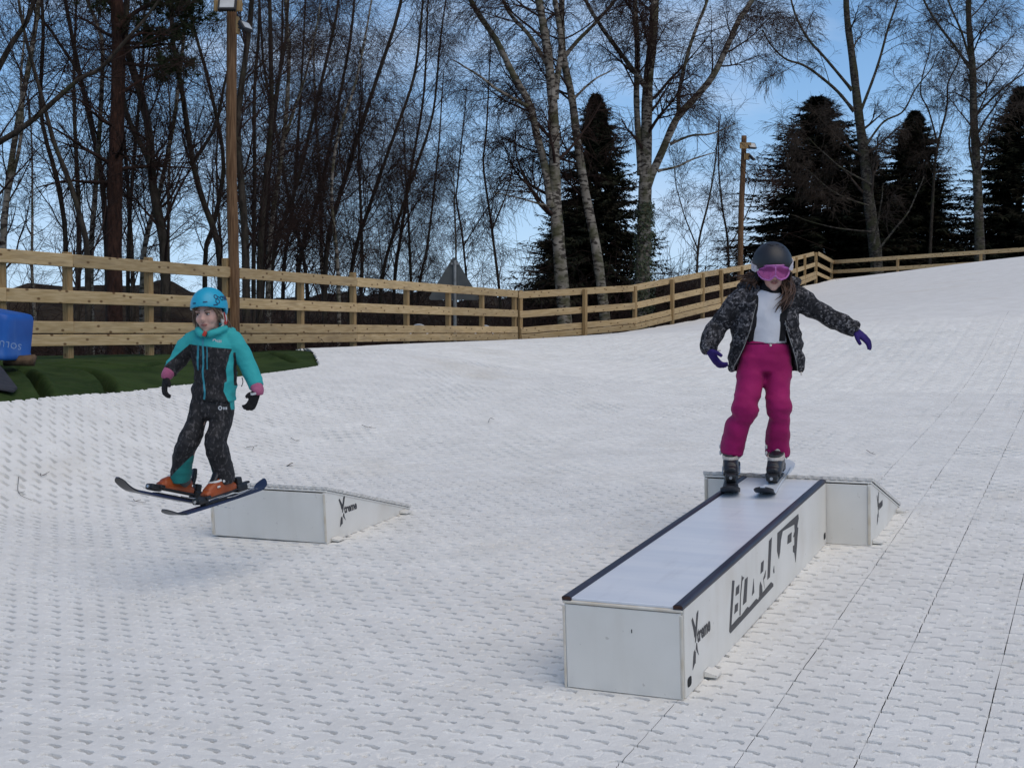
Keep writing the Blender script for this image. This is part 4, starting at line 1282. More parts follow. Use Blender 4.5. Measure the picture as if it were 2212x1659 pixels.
left_tree('low weeping birch between the road sign and the forked birch', [[(1080, 640), (1060, 480), (1045, 360), (1050, 290)], [(1062, 500), (1100, 400), (1110, 330)]], 45, 0.075, seed=40, conv=id2, name='birch_tree', cat='birch tree', up1=0.4, up3=-0.9, l1=(1.0, 2.4), n=.9, rmin=0.006)
left_tree('small drooping birch right of the road sign', [[(1010, 640), (1000, 520), (985, 430), (990, 390)], [(1002, 530), (1040, 470), (1065, 430)]], 42, 0.06, seed=41, conv=id2, name='birch_tree', cat='birch tree', up1=0.4, up3=-0.9, l1=(0.8, 2.0), n=.8, rmin=0.006)
left_tree('feathery bare tree between the spreading birch and the thin pole', [[(1505, 620), (1510, 520), (1530, 440), (1540, 385)], [(1508, 540), (1480, 470), (1465, 420)]], 62, 0.09, seed=42, conv=id2, up1=0.5, up3=-0.2, l1=(1.0, 2.6), n=.9, rmin=0.0075)
left_tree('feathery bare tree close beside the thin pole', [[(1575, 620), (1572, 520), (1560, 450), (1555, 390)], [(1572, 540), (1610, 470), (1625, 430)]], 64, 0.09, seed=43, conv=id2, up1=0.5, up3=-0.2, l1=(1.0, 2.6), n=.9, rmin=0.0075)

# --- red barked pine with a few dark tufts
def pine():
    tr = [stem(c6, [(628, 1400), (632, 1150), (636, 900), (648, 400), (652, 100), (640, -60)], 25.5, 0.155, 0.11, extend=2.5),
          stem(c6, [(650, 150), (760, 60), (900, 20), (1010, 60)], 25.2, 0.05, 0.02, ground=False, extend=0),
          stem(c6, [(652, 260), (760, 190), (860, 190), (940, 200)], 25.0, 0.035, 0.015, ground=False, extend=0),
          stem(c6, [(660, 520), (780, 440), (900, 400), (985, 372)], 25.2, 0.03, 0.012, ground=False, extend=0),
          stem(c6, [(645, 60), (560, -20), (470, -60)], 25.6, 0.05, 0.02, ground=False, extend=0)]
    root = build_tree('pine_tree', 'thick red barked pine with dark needle tufts left of the lamp pole', 'pine tree', tr, 77, M['bark_pine'], M['twig'],
                      n1=26, n2=70, n3=300, n4=700, l1=(0.8, 2.2), up1=0.1, up3=-0.1, t0=0.35, ang1=(60, 95), zmax=9.5, rmin=0.004)
    rng = np.random.default_rng(9)
    cs = []
    for (x, y), n_, s in [((1020, 90), 46, .42), ((960, 40), 34, .36), ((1060, 20), 26, .3), ((900, 215), 30, .32), ((850, 190), 20, .25), ((975, 370), 40, .34), ((930, 345), 22, .26), ((900, 410), 14, .22), ((1000, 150), 20, .3), ((740, 130), 14, .25), ((560, 20), 16, .3), ((820, 20), 22, .35)]:
        p = at(*c6(x, y), 25.2)
        cs.append(np.array(p)[None] + rng.normal(size=(n_, 3)) * s * np.array([.6, .6, .34]))
    C = np.concatenate(cs)
    n = 26
    C = np.repeat(C, n, axis=0)
    D = unit(rng.normal(size=C.shape) + np.array([0, 0, .5]))
    L = rng.uniform(.09, .20, (len(C), 1))
    U = unit(np.cross(D, rng.normal(size=C.shape))) * 0.011
    V = np.stack([C - U, C + U, C + D * L], axis=1).reshape(-1, 3) - np.array(root.location)
    link('needles', mesh_np('needles', V, np.arange(len(V)).reshape(-1, 3)), M['pine_needles'], root, smooth=False)
pine()

# --- spruces
def spruce_mesh(Hh, Rr, seed, power=0.85, nb=430, ns=44):
    rng = np.random.default_rng(seed)
    t = np.sort(rng.random(nb) ** 0.85)
    z = 0.05 * Hh + t * Hh * 0.94
    a = rng.uniform(0, 2 * np.pi, nb)
    lob = 1 + 0.24 * vnoise(np.cos(a) * 1.7 + seed * 5, np.sin(a) * 1.7, z * 0.55)
    L = Rr * (1 - t) ** power * rng.uniform(0.45, 1.12, nb) * lob + 0.05 + 0.13 * (1 - t)
    K = 7
    s = np.linspace(0, 1, K)
    rise = rng.uniform(-0.15, 0.45, nb) * (0.35 + t)
    P = np.zeros((nb, K, 3))
    bend = 0.10 * rng.normal(size=nb)
    P[:, :, 0] = np.cos(a[:, None] + bend[:, None] * s) * L[:, None] * s
    P[:, :, 1] = np.sin(a[:, None] + bend[:, None] * s) * L[:, None] * s
    P[:, :, 2] = z[:, None] + L[:, None] * (rise[:, None] * s - 0.38 * s ** 1.6 * (1 - 0.5 * t[:, None]) + 0.14 * s ** 4)
    R = np.maximum(0.02 * (1 - t)[:, None] * (1 - 0.8 * s)[None] + 0.004, 0.004)
    br = tubes(P, R, 3)
    # sprays of needles along each branch
    m = ns
    f = rng.uniform(0.10, 1.0, (nb, m)) ** 0.8 * (K - 1)
    i = np.minimum(f.astype(int), K - 2); u = (f - i)[..., None]
    idx = np.arange(nb)[:, None]
    B = P[idx, i] * (1 - u) + P[idx, i + 1] * u
    T = unit(P[idx, i + 1] - P[idx, i])
    side = rng.choice([-1, 1], size=(nb, m, 1))
    horiz = unit(np.cross(T, np.array([0, 0, 1.0])))
    D = unit(T * rng.uniform(.5, 1.2, (nb, m, 1)) + side * horiz * rng.uniform(0.3, 1.0, (nb, m, 1)) + np.array([0, 0, -0.35]) * rng.uniform(0, 1.4, (nb, m, 1)) + 0.4 * rng.normal(size=(nb, m, 3)))
    inner = (1 - f / (K - 1))[..., None]
    ln = rng.uniform(0.13, 0.32, (nb, m, 1)) * (1 + 0.9 * inner) * (0.6 + 0.6 * (1 - t)[:, None, None])
    wv = unit(np.cross(D, rng.normal(size=D.shape) * .5 + np.array([0, 0, 1.0]))) * rng.uniform(0.016, 0.034, (nb, m, 1)) * (1 + 2.6 * inner) * (0.25 + 0.75 * np.sqrt(1 - t))[:, None, None]
    mid = B + D * ln * 0.45
    tip = B + D * ln + np.array([0, 0, -0.05]) * ln
    V = np.stack([B, mid - wv, tip, mid + wv], axis=2).reshape(-1, 3)
    F = np.arange(len(V)).reshape(-1, 4)
    return br, (V, F)

_sp = {}
def spruce(label, px, ytop, d, Rr, seed, power, rot, base_drop=0.3, **kw):
    tp = at(px, ytop, d)
    zb = float(G(tp.x, tp.y)) - base_drop
    Hh = tp.z - zb
    o = empty('spruce_tree', (tp.x, tp.y, zb)); tag(o, label, 'spruce')
    if seed not in _sp:
        br, nd = spruce_mesh(12.0, 4.0, seed, power, **kw)
        tt = np.linspace(0, 1, 12)
        V, F = tubes(np.stack([0 * tt, 0 * tt, tt * 12.0 * 0.985], axis=1)[None], (0.20 * (1 - tt) + 0.012)[None], 9)
        _sp[seed] = [link('trunk', mesh_np('trunk', V, F), M['bark'], o), link('branches', mesh_np('branches', *br), M['twig'], o), link('crown', mesh_np('crown', *nd), M['needles'], o, smooth=False)]
    else:
        for q in _sp[seed]:
            c = q.copy(); COL.objects.link(c); c.parent = o
    o.scale = (Rr / 4.0, Rr / 4.0, Hh / 12.0)
    o.rotation_euler = (0, 0, rot)
SPK = dict(nb=780, ns=84)
spruce('dark spruce with pointed top behind the silver birches in the middle', 1288, 200, 54, 4.1, 1, 0.85, 0.0, **SPK)
spruce('broad dark spruce right of the thin lamp pole', 1768, 205, 74, 7.4, 2, 0.70, 0.4, **SPK)
spruce('second dark spruce, narrower, right of the broad one', 1975, 238, 76, 5.8, 1, 0.66, 2.0)
spruce('dark spruce cut by the right picture edge', 2205, 185, 74, 5.6, 2, 0.70, 3.1)
spruce('short dark spruce filling the gap between the two big spruces', 1872, 320, 80, 5.4, 2, 0.55, 5.0)
spruce('low dark spruce left of the middle birch foot', 1215, 430, 60, 3.0, 2, 0.55, 1.2)

# --- slim trees farther back in the wood, copies of two built here
def far_proto(seed, h, bark, lean):
    rng = np.random.default_rng(seed)
    W = [Vector((0, 0, -0.4)), Vector((lean * .2, 0.1, h * .25)), Vector((lean * .5, 0, h * .5)), Vector((lean, -.1, h * .8)), Vector((lean * 1.1, 0, h))]
    return build_tree('slim_tree', 'slim bare tree standing farther back in the left wood', 'tree', [trunk_of(W, 0.095, 0.02, rng=rng)], seed, M[bark], M['twig'],
                      n1=30, n2=80, n3=360, n4=1400, l1=(1.2, 2.6), up1=0.8, up3=-0.4, t0=0.12, ang1=(20, 50), zmax=99, rmin=0.0065, group='slim trees farther back in the wood')
protos = [far_proto(301, 13.0, 'bark', 0.6), far_proto(302, 12.0, 'birch', -0.5), far_proto(303, 11.0, 'bark', 0.2)]
spots = []
rs = random.Random(14)
for k in range(11):
    px = -30 + k * 102 + rs.uniform(-26, 26)
    spots.append((px, rs.uniform(40, 58)))
for k, (px, d) in enumerate(spots):
    src = protos[k % 3]
    p = at(px, 700, d)
    zb = float(G(p.x, p.y))
    if k < 3: o = src
    else:
        o = src.copy(); COL.objects.link(o)
        for ch in list(src.children):
            q = ch.copy(); COL.objects.link(q); q.parent = o
    o.location = (p.x, p.y, zb)
    s = rs.uniform(0.85, 1.15) if px < 800 else rs.uniform(0.5, 0.72)
    o.scale = (s, s, s)
    o.rotation_euler = (rs.uniform(-.04, .04), rs.uniform(-.05, .05), rs.uniform(0, 6.28))

# --- undergrowth: brambles, saplings and dead stems behind the fence, one tangled mass
def undergrowth():
    rng = np.random.default_rng(31)
    cl = []
    for k in range(190):
        px = rng.uniform(-120, 2330)
        if px < 1120: d = 1.0 / (0.0625 - 0.03125 * max(px, -100) / 1120) + 3.6 + 15 * rng.random() ** 1.5
        elif px < 1560: d = 38 + (px - 1120) * 0.020 + 18 * rng.random() ** 1.5
        else: d = max(46, 40 + (px - 1560) * .1) + 14 * rng.random()
        if 1560 < px and d < 70: d = 70 + 8 * rng.random()
        p = at(px, 700, d)
        cl.append((p.x, p.y, float(G(p.x, p.y)), d))
    tall = len(cl)
    for k in range(95):                                # taller brush behind the rising part of the fence and left of it
        px = rng.uniform(930, 1560) if k < 70 else rng.uniform(560, 950)
        d = (42 + 22 * rng.random()) if px > 1120 else (36 + 16 * rng.random())
        if px > 1400: d += 12
        p = at(px, 700, d)
        cl.append((p.x, p.y, float(G(p.x, p.y)), d))
    cl = np.array(cl)
    n = 22
    base = np.repeat(cl[:, :3], n, axis=0) + rng.normal(size=(len(cl) * n, 3)) * np.array([.55, .5, 0.02])
    dd = np.repeat(cl[:, 3], n)
    D = unit(rng.normal(size=base.shape) * np.array([.55, .55, .2]) + np.array([0, 0, 1.0]))
    L = rng.gamma(4.0, 0.34, len(base)) * (0.75 + dd / 120) * np.where(np.arange(len(base)) >= tall * n, 1.9, 1.0)
    K = 5
    P = np.zeros((len(base), K, 3)); P[:, 0] = base
    for k in range(1, K):
        D = unit(D + rng.normal(size=D.shape) * .22 + np.array([0, 0, -.13 * k]))
        P[:, k] = P[:, k - 1] + D * (L / (K - 1))[:, None]
    r = 0.0055 * (0.6 + dd / 55)
    R = r[:, None] * np.linspace(1.4, .6, K)[None]
    a = tubes(P, R, 3)
    P2, R2 = spawn(P, R, len(base), 0.25, 1.0, (0.25, 0.7), (25, 70), 3, -0.2, rng, .2, .8, .6, 0.0045)
    b = tubes(P2, R2, 3)
    V, F = join_vf([a, b])
    o = link('undergrowth', mesh_np('undergrowth', V, F), M['twig'])
    tag(o, 'tangle of bare brambles and saplings behind the fence', 'undergrowth', kind='stuff')
undergrowth()
# ------------------------------------------------------------------ cloth and gear materials
M['skin'] = material('skin', (0.60, 0.35, 0.275), (0.68, 0.42, 0.335), 0.55, 18.0, 3.0, 0.05, 120.0, spec=0.4)
add_layer(M['skin'], (0.55, 0.20, 0.15), scale=12.0, lo=0.5, hi=0.75, fac=0.5)
M['lip'] = material('lips', (0.34, 0.13, 0.11), (0.40, 0.16, 0.13), 0.45, 30.0)
M['eye_white'] = material('eye white', (0.55, 0.52, 0.50), (0.6, 0.58, 0.55), 0.3, 10.0)
M['eye_dark'] = material('iris', (0.02, 0.025, 0.03), (0.04, 0.05, 0.06), 0.2, 10.0)
M['brow'] = material('eyebrow', (0.16, 0.09, 0.055), (0.22, 0.13, 0.08), 0.8, 50.0)
M['hair_brown'] = material('brown hair', (0.035, 0.017, 0.010), (0.11, 0.055, 0.032), 0.6, 10.0, 4.0, 0.5, 60.0, stretch=(9, 9, 1))
M['hair_fair'] = material('fair hair', (0.12, 0.075, 0.045), (0.26, 0.175, 0.115), 0.6, 10.0, 4.0, 0.5, 60.0, stretch=(9, 9, 1))
M['teal'] = material('teal fabric', (0.030, 0.34, 0.35), (0.045, 0.42, 0.42), 0.8, 7.0, 5.0, 0.25, 45.0, spec=0.25, sheen=0.1)
M['teal_dark'] = material('teal gaiter', (0.012, 0.16, 0.15), (0.022, 0.21, 0.19), 0.8, 7.0, 5.0, 0.25, 45.0, spec=0.25)
M['camo'] = material('black patterned fabric', (0.010, 0.010, 0.011), (0.024, 0.023, 0.025), 0.75, 30.0, 4.0, 0.4, 38.0, spec=0.3)
add_layer(M['camo'], (0.075, 0.070, 0.072), scale=42.0, lo=0.55, hi=0.61, detail=4.0, stretch=(1.6, 1.6, .8), fac=0.85)
def suit_material():
    m = material('two tone ski suit', (0.010, 0.010, 0.011), (0.024, 0.023, 0.025), 0.75, 30.0, 4.0, 0.4, 38.0, spec=0.3)
    add_layer(m, (0.075, 0.070, 0.072), scale=42.0, lo=0.55, hi=0.61, detail=4.0, stretch=(1.6, 1.6, .8), fac=0.85)
    n, l, b = nodes_of(m)
    for att, col in (('teal', (0.036, 0.38, 0.385)), ('gaiter', (0.016, 0.185, 0.17))):
        at_ = n.new('ShaderNodeAttribute'); at_.attribute_name = att
        mr = n.new('ShaderNodeMapRange'); mr.inputs['From Min'].default_value = -2.0; mr.inputs['From Max'].default_value = 2.0
        l.new(at_.outputs['Fac'], mr.inputs['Value'])
        mx = n.new('ShaderNodeMixRGB'); src = b.inputs['Base Color'].links[0].from_socket
        l.new(mr.outputs['Result'], mx.inputs['Fac']); l.new(src, mx.inputs['Color1']); mx.inputs['Color2'].default_value = (*col, 1)
        l.new(mx.outputs['Color'], b.inputs['Base Color'])
    return m
M['suit'] = suit_material()
M['zip'] = material('blue zip', (0.02, 0.20, 0.27), (0.03, 0.26, 0.33), 0.5, 30.0)
M['helmet_cyan'] = material('cyan helmet shell', (0.012, 0.34, 0.52), (0.018, 0.39, 0.58), 0.38, 3.0, 3.0, spec=0.45)
M['helmet_black'] = material('matt black helmet shell', (0.012, 0.013, 0.017), (0.020, 0.021, 0.026), 0.48, 5.0, 4.0, spec=0.5)
M['navy_print'] = material('navy print', (0.006, 0.04, 0.10), (0.01, 0.055, 0.13), 0.5, 20.0)
M['ear_pad'] = material('white ear pad', (0.55, 0.53, 0.48), (0.68, 0.66, 0.61), 0.8, 15.0)
M['strap_red'] = material('red strap', (0.42, 0.022, 0.012), (0.52, 0.04, 0.02), 0.55, 15.0)
M['black_cloth'] = material('black cloth', (0.010, 0.010, 0.011), (0.020, 0.019, 0.020), 0.85, 20.0, 4.0, 0.3, 60.0, spec=0.2)
M['glove_pink'] = material('pink cuff', (0.36, 0.085, 0.17), (0.45, 0.13, 0.23), 0.8, 20.0)
M['orange'] = material('orange boot plastic', (0.25, 0.044, 0.006), (0.34, 0.066, 0.010), 0.38, 8.0, 4.0, 0.05, 30.0, spec=0.45)
M['buckle'] = material('white buckle', (0.62, 0.62, 0.60), (0.72, 0.72, 0.70), 0.4, 20.0)
M['cream'] = material('cream strap', (0.55, 0.49, 0.43), (0.66, 0.60, 0.54), 0.5, 20.0)
M['boot_black'] = material('black boot plastic', (0.012, 0.012, 0.015), (0.022, 0.022, 0.026), 0.38, 12.0, 3.0, spec=0.5)
M['grey_print'] = material('pale patch', (0.45, 0.46, 0.47), (0.6, 0.61, 0.62), 0.6, 30.0)
M['print_floral'] = material('black jacket with pale print', (0.007, 0.007, 0.009), (0.020, 0.020, 0.024), 0.75, 18.0, 4.0, 0.35, 30.0, spec=0.25)
add_layer(M['print_floral'], (0.075, 0.073, 0.080), scale=52.0, lo=0.50, hi=0.55, detail=3.0, fac=0.95)
add_layer(M['print_floral'], (0.23, 0.22, 0.225), scale=64.0, lo=0.575, hi=0.62, detail=2.0, fac=0.85)
add_layer(M['print_floral'], (0.007, 0.007, 0.009), scale=15.0, lo=0.53, hi=0.61, detail=4.0, fac=0.8)
M['magenta'] = material('magenta ski trousers', (0.265, 0.004, 0.082), (0.345, 0.008, 0.112), 0.75, 6.0, 5.0, 0.3, 40.0, spec=0.25, sheen=0.08)
M['shirt'] = material('white shirt', (0.60, 0.60, 0.63), (0.72, 0.72, 0.75), 0.85, 6.0, 4.0, 0.3, 30.0, spec=0.2)
M['purple'] = material('purple glove', (0.026, 0.014, 0.105), (0.042, 0.026, 0.150), 0.85, 14.0, 4.0, 0.3, 60.0, spec=0.15)
M['goggle_lens'] = material('pink mirror lens', (0.26, 0.045, 0.27), (0.46, 0.10, 0.32), 0.14, 2.6, 2.0, metal=0.55, spec=0.6)
M['goggle_frame'] = material('pink goggle frame', (0.45, 0.13, 0.40), (0.55, 0.2, 0.46), 0.45, 10.0)
M['goggle_strap'] = material('pale goggle strap', (0.56, 0.52, 0.55), (0.68, 0.65, 0.68), 0.7, 10.0)
add_layer(M['goggle_strap'], (0.32, 0.14, 0.22), scale=55.0, lo=0.60, hi=0.66, fac=0.8)
M['ski_black'] = material('black ski base', (0.010, 0.010, 0.013), (0.020, 0.020, 0.025), 0.35, 20.0, spec=0.5)
M['ski_navy'] = material('navy ski top', (0.010, 0.016, 0.045), (0.018, 0.030, 0.080), 0.35, 9.0, 3.0, stretch=(1, .2, 1), spec=0.5)
M['ski_white'] = material('white ski top', (0.50, 0.55, 0.60), (0.66, 0.69, 0.72), 0.3, 6.0, 3.0, stretch=(1, .3, 1), spec=0.5)
M['binding'] = material('binding plastic', (0.010, 0.010, 0.011), (0.018, 0.018, 0.019), 0.42, 30.0, spec=0.5)
M['steel'] = material('steel', (0.45, 0.45, 0.46), (0.55, 0.55, 0.56), 0.35, 30.0, metal=0.8)

# ------------------------------------------------------------------ modelling tools for the figures
def loft_vf(st, ref=(1, 0, 0), n=22, power=2.2, closed=True):
    """st: list of (x,y,z,rx,ry): rings square to the path; rx along the reference axis"""
    P = np.array([s[:3] for s in st], dtype=float)
    rx = np.array([s[3] for s in st]); ry = np.array([s[4] for s in st])
    m = max(len(st) * 4, 10)
    Pn = resample(P, m)
    L = np.concatenate([[0], np.cumsum(np.linalg.norm(np.diff(P, axis=0), axis=1))])
    u = np.linspace(0, L[-1], m)
    rx = np.interp(u, L, rx); ry = np.interp(u, L, ry)
    T = unit(np.gradient(Pn, axis=0))
    A = np.array(ref, dtype=float)[None] - T * (T @ np.array(ref, dtype=float))[:, None]
    A = unit(A); B = np.cross(T, A)
    a = np.linspace(0, 2 * np.pi, n, endpoint=False)
    e = 2.0 / power
    ca = np.sign(np.cos(a)) * np.abs(np.cos(a)) ** e; sa = np.sign(np.sin(a)) * np.abs(np.sin(a)) ** e
    V = Pn[:, None] + rx[:, None, None] * ca[None, :, None] * A[:, None] + ry[:, None, None] * sa[None, :, None] * B[:, None]
    V = V.reshape(-1, 3)
    k = np.arange(m - 1)[:, None] * n; s = np.arange(n)[None]; s2 = (s + 1) % n
    F = np.stack([k + s, k + s2, k + n + s2, k + n + s], axis=-1).reshape(-1, 4)
    # caps as fans turned to quads with a repeated centre ring
    c0 = Pn[0] - T[0] * min(rx[0], ry[0]) * 0.25; c1 = Pn[-1] + T[-1] * min(rx[-1], ry[-1]) * 0.25
    i0 = len(V); V = np.vstack([V, c0, c1])
    t0 = np.array([[(j + 1) % n, j, i0] for j in range(n)]); b = (m - 1) * n
    t1 = np.array([[b + j, b + (j + 1) % n, i0 + 1] for j in range(n)])
    return V, F, np.vstack([t0, t1])

def ball_vf(c, r, n=16, m=10):
    st = [(c[0], c[1], c[2] + r[2] * math.cos(t), max(1e-3, r[0] * math.sin(t)), max(1e-3, r[1] * math.sin(t))) for t in np.linspace(math.pi - 0.05, 0.05, m)]
    a = np.linspace(0, 2 * np.pi, n, endpoint=False)
    V = np.concatenate([np.stack([s[0] + s[3] * np.cos(a), s[1] + s[4] * np.sin(a), np.full(n, s[2])], axis=1) for s in st])
    k = np.arange(m - 1)[:, None] * n; s = np.arange(n)[None]; s2 = (s + 1) % n
    F = np.stack([k + s, k + s2, k + n + s2, k + n + s], axis=-1).reshape(-1, 4)
    i0 = len(V); V = np.vstack([V, st_c(st[0]), st_c(st[-1])])
    b = (m - 1) * n
    T = np.vstack([[[(j + 1) % n, j, i0] for j in range(n)], [[b + j, b + (j + 1) % n, i0 + 1] for j in range(n)]])
    return V, F, T
def st_c(s): return np.array(s[:3])

def fuse(pieces, voxel, smooth=3):
    """grow several closed pieces together into one continuous skin"""
    Vs, Qs, Ts, off = [], [], [], 0
    for V, Q, T in pieces:
        Vs.append(V); Qs.append(np.asarray(Q) + off); Ts.append(np.asarray(T) + off); off += len(V)
    me = mesh_np('fuse', np.concatenate(Vs), [np.concatenate(Qs), np.concatenate(Ts)])
    o = bpy.data.objects.new('fuse', me); COL.objects.link(o)
    md = o.modifiers.new('r', 'REMESH'); md.mode = 'VOXEL'; md.voxel_size = voxel; md.adaptivity = 0.0
    if smooth:
        ms = o.modifiers.new('s', 'SMOOTH'); ms.factor = 0.5; ms.iterations = smooth
    dg = bpy.context.evaluated_depsgraph_get(); dg.update()
    out = bpy.data.meshes.new_from_object(o.evaluated_get(dg))
    bpy.data.objects.remove(o); bpy.data.meshes.remove(me)
    out.materials.clear()
    return out

def coords(me):
    V = np.zeros(len(me.vertices) * 3); me.vertices.foreach_get('co', V)
    N = np.zeros(len(me.vertices) * 3); me.vertices.foreach_get('normal', N)
    return V.reshape(-1, 3), N.reshape(-1, 3)

def folds(me, amp, freq=(14, 14, 30), seed=0.0, ridge=True, mask=None):
    V, N = coords(me)
    f = vnoise(V[:, 0] * freq[0] + seed, V[:, 1] * freq[1] + seed * 2, V[:, 2] * freq[2] + 0.25 * V[:, 0] * freq[0])
    g = vnoise(V[:, 0] * freq[0] * 2.1 + seed + 7, V[:, 1] * freq[1] * 2.1, V[:, 2] * freq[2] * 1.8)
    h = (0.45 - np.abs(f) * 1.4 if ridge else f) + 0.35 * g
    if mask is not None: h = h * mask(V)
    V = V + N * (amp * h)[:, None]
    me.vertices.foreach_set('co', V.ravel()); me.update()

def paint(me, mats, fn):
    for m in mats: me.materials.append(m)
    n = len(me.polygons)
    C = np.zeros(n * 3); me.polygons.foreach_get('center', C)
    NN = np.zeros(n * 3); me.polygons.foreach_get('normal', NN)
    idx = fn(C.reshape(-1, 3), NN.reshape(-1, 3)).astype(np.int32)
    me.polygons.foreach_set('material_index', idx)

def field(me, name, fn):
    V, N = coords(me)
    a = me.attributes.new(name, 'FLOAT', 'POINT')
    a.data.foreach_set('value', fn(V, N).astype(np.float32))

def wear(name, me, parent, mats=None):
    o = link(name, me, mats, parent, smooth=True)
    return o

def strip(name, pts, w, t, mat_, parent, nrm=(0, -1, 0), n=16):
    """a flat band along a path: straps, zips, cords"""
    P = resample(np.array([list(p) for p in pts]), n)
    T = unit(np.gradient(P, axis=0))
    N_ = np.array(nrm, dtype=float)
    N_ = np.tile(N_, (n, 1)) if N_.ndim == 1 else resample(N_, n)
    S = unit(np.cross(T, N_)); Nn = np.cross(S, T)
    V = np.stack([P + S * w / 2 - Nn * t / 2, P + S * w / 2 + Nn * t / 2, P - S * w / 2 + Nn * t / 2, P - S * w / 2 - Nn * t / 2], axis=1).reshape(-1, 3)
    k = np.arange(n - 1)[:, None] * 4; s = np.arange(4)[None]; s2 = (s + 1) % 4
    F = np.stack([k + s, k + s2, k + 4 + s2, k + 4 + s], axis=-1).reshape(-1, 4)
    F = np.vstack([F, [[3, 2, 1, 0]], [[(n - 1) * 4 + q for q in range(4)]]])
    return link(name, mesh_np(name, V, F), mat_, parent, smooth=False)

def helmet_shell(name, parent, a, b, c, rim, mat_, thick=0.016, nu=64, nv=26):
    """dome; rim(az) gives the polar angle (from the crown) where the shell ends; az 0 = right, -90 deg = front (-y)"""
    V = []
    for j in range(nv):
        for i in range(nu):
            az = 2 * math.pi * i / nu
            ph = rim(az) * (j + 0.02) / (nv - 1 + 0.02)
            k = 1.0 + 0.02 * math.sin(2 * az + 1.2) ** 2
            V.append((a * k * math.sin(ph) * math.cos(az), b * math.sin(ph) * math.sin(az), c * math.cos(ph)))
    V = np.array(V)
    inner = V * (1 - thick / np.linalg.norm(V, axis=1, keepdims=True))
    idx = lambda j, i: j * nu + (i % nu)
    F = [[idx(j, i), idx(j + 1, i), idx(j + 1, i + 1), idx(j, i + 1)] for j in range(nv - 1) for i in range(nu)]
    off = nu * nv
    F += [[off + idx(j, i + 1), off + idx(j + 1, i + 1), off + idx(j + 1, i), off + idx(j, i)] for j in range(nv - 1) for i in range(nu)]
    F += [[idx(nv - 1, i), off + idx(nv - 1, i), off + idx(nv - 1, i + 1), idx(nv - 1, i + 1)] for i in range(nu)]
    top = [[idx(0, i) for i in range(nu)]]
    me = mesh_np(name, np.vstack([V, inner]), np.array(F))
    bm = bmesh.new(); bm.from_mesh(me); bm.verts.ensure_lookup_table()
    bm.faces.new([bm.verts[i] for i in range(nu)])
    bmesh.ops.recalc_face_normals(bm, faces=bm.faces[:])
    bm.to_mesh(me); bm.free()
    return link(name, me, mat_, parent, smooth=True)

def head_mesh(chin=0.0, s=1.0):
    """head about the point between the ears; face towards -y"""
    pcs = [ball_vf((0, 0.012, 0.035), (0.074, 0.092, 0.088)),
           ball_vf((0, -0.020, -0.010), (0.066, 0.070, 0.085)),
           ball_vf((0, -0.040, -0.065), (0.050, 0.046, 0.046)),
           ball_vf((0, -0.063, -0.098), (0.023, 0.020, 0.018)),
           ball_vf((-0.034, -0.060, -0.030), (0.026, 0.024, 0.028)), ball_vf((0.034, -0.060, -0.030), (0.026, 0.024, 0.028)),
           loft_vf([(0, -0.078, 0.012, 0.008, 0.008), (0, -0.090, -0.008, 0.010, 0.010), (0, -0.100, -0.026, 0.014, 0.012), (0, -0.090, -0.036, 0.013, 0.010)], n=12),
           ball_vf((0, -0.077, -0.062), (0.021, 0.012, 0.012)),
           ball_vf((-0.030, -0.074, 0.022), (0.026, 0.012, 0.010)), ball_vf((0.030, -0.074, 0.022), (0.026, 0.012, 0.010)),
           ball_vf((-0.076, 0.008, -0.012), (0.010, 0.020, 0.030)), ball_vf((0.076, 0.008, -0.012), (0.010, 0.020, 0.030)),
           loft_vf([(0, 0.004, -0.06, 0.050, 0.052), (0, 0.016, -0.12, 0.044, 0.046), (0, 0.026, -0.175, 0.050, 0.050)])]
    return pcs

def xf(pieces, mtx):
    R = np.array(mtx.to_3x3()); t = np.array(mtx.translation)
    return [(V @ R.T + t, Q, T) for V, Q, T in pieces]

def hand_pieces(o, fwd, up, side, s=1.0, curl=0.5, spread=0.2, thumb=1.0, f_r=0.0115):
    """gloved hand: palm from the wrist o along fwd, back of the hand towards up, thumb towards side"""
    o, f, u, d = [np.array(q, dtype=float) for q in (o, fwd, up, side)]
    f = unit(f); u = unit(u - f * (u @ f)); d = unit(d - f * (d @ f) - u * (d @ u))
    pc = [loft_vf([(*(o - f * .015 * s), .030 * s, .022 * s), (*(o + f * .030 * s), .037 * s, .021 * s), (*(o + f * .070 * s), .042 * s, .019 * s), (*(o + f * .088 * s), .040 * s, .016 * s)], ref=tuple(d), n=14)]
    for k, ln in enumerate((0.062, 0.070, 0.066, 0.052)):
        x = (0.030 - 0.020 * k) * s
        b = o + f * .080 * s + d * x
        dirv = unit(f + d * (0.030 - 0.02 * k) * spread * 12)
        pts = [b - dirv * .02 * s]
        p = b.copy(); a = 0.0
        for q in range(3):
            a += curl * (0.35 + 0.18 * q)
            p = p + (dirv * math.cos(a) - u * math.sin(a)) * ln * s / 2.6
            pts.append(p.copy())
        r = f_r * s
        pc.append(loft_vf([(*pts[0], r, r), (*pts[1], r, r), (*pts[2], r * .95, r * .95), (*pts[3], r * .8, r * .8)], ref=tuple(d), n=10))
    b = o + f * .018 * s + d * .026 * s
    t1 = b + unit(d * .9 + f * .75 - u * .25) * .038 * s * thumb; t2 = t1 + unit(d * .35 + f * 1.0 - u * .35) * .034 * s * thumb
    r = f_r * 1.12 * s
    pc.append(loft_vf([(*b, r * 1.25, r * 1.25), (*t1, r * 1.1, r * 1.1), (*t2, r * .85, r * .85)], ref=tuple(u), n=10))
    return pc

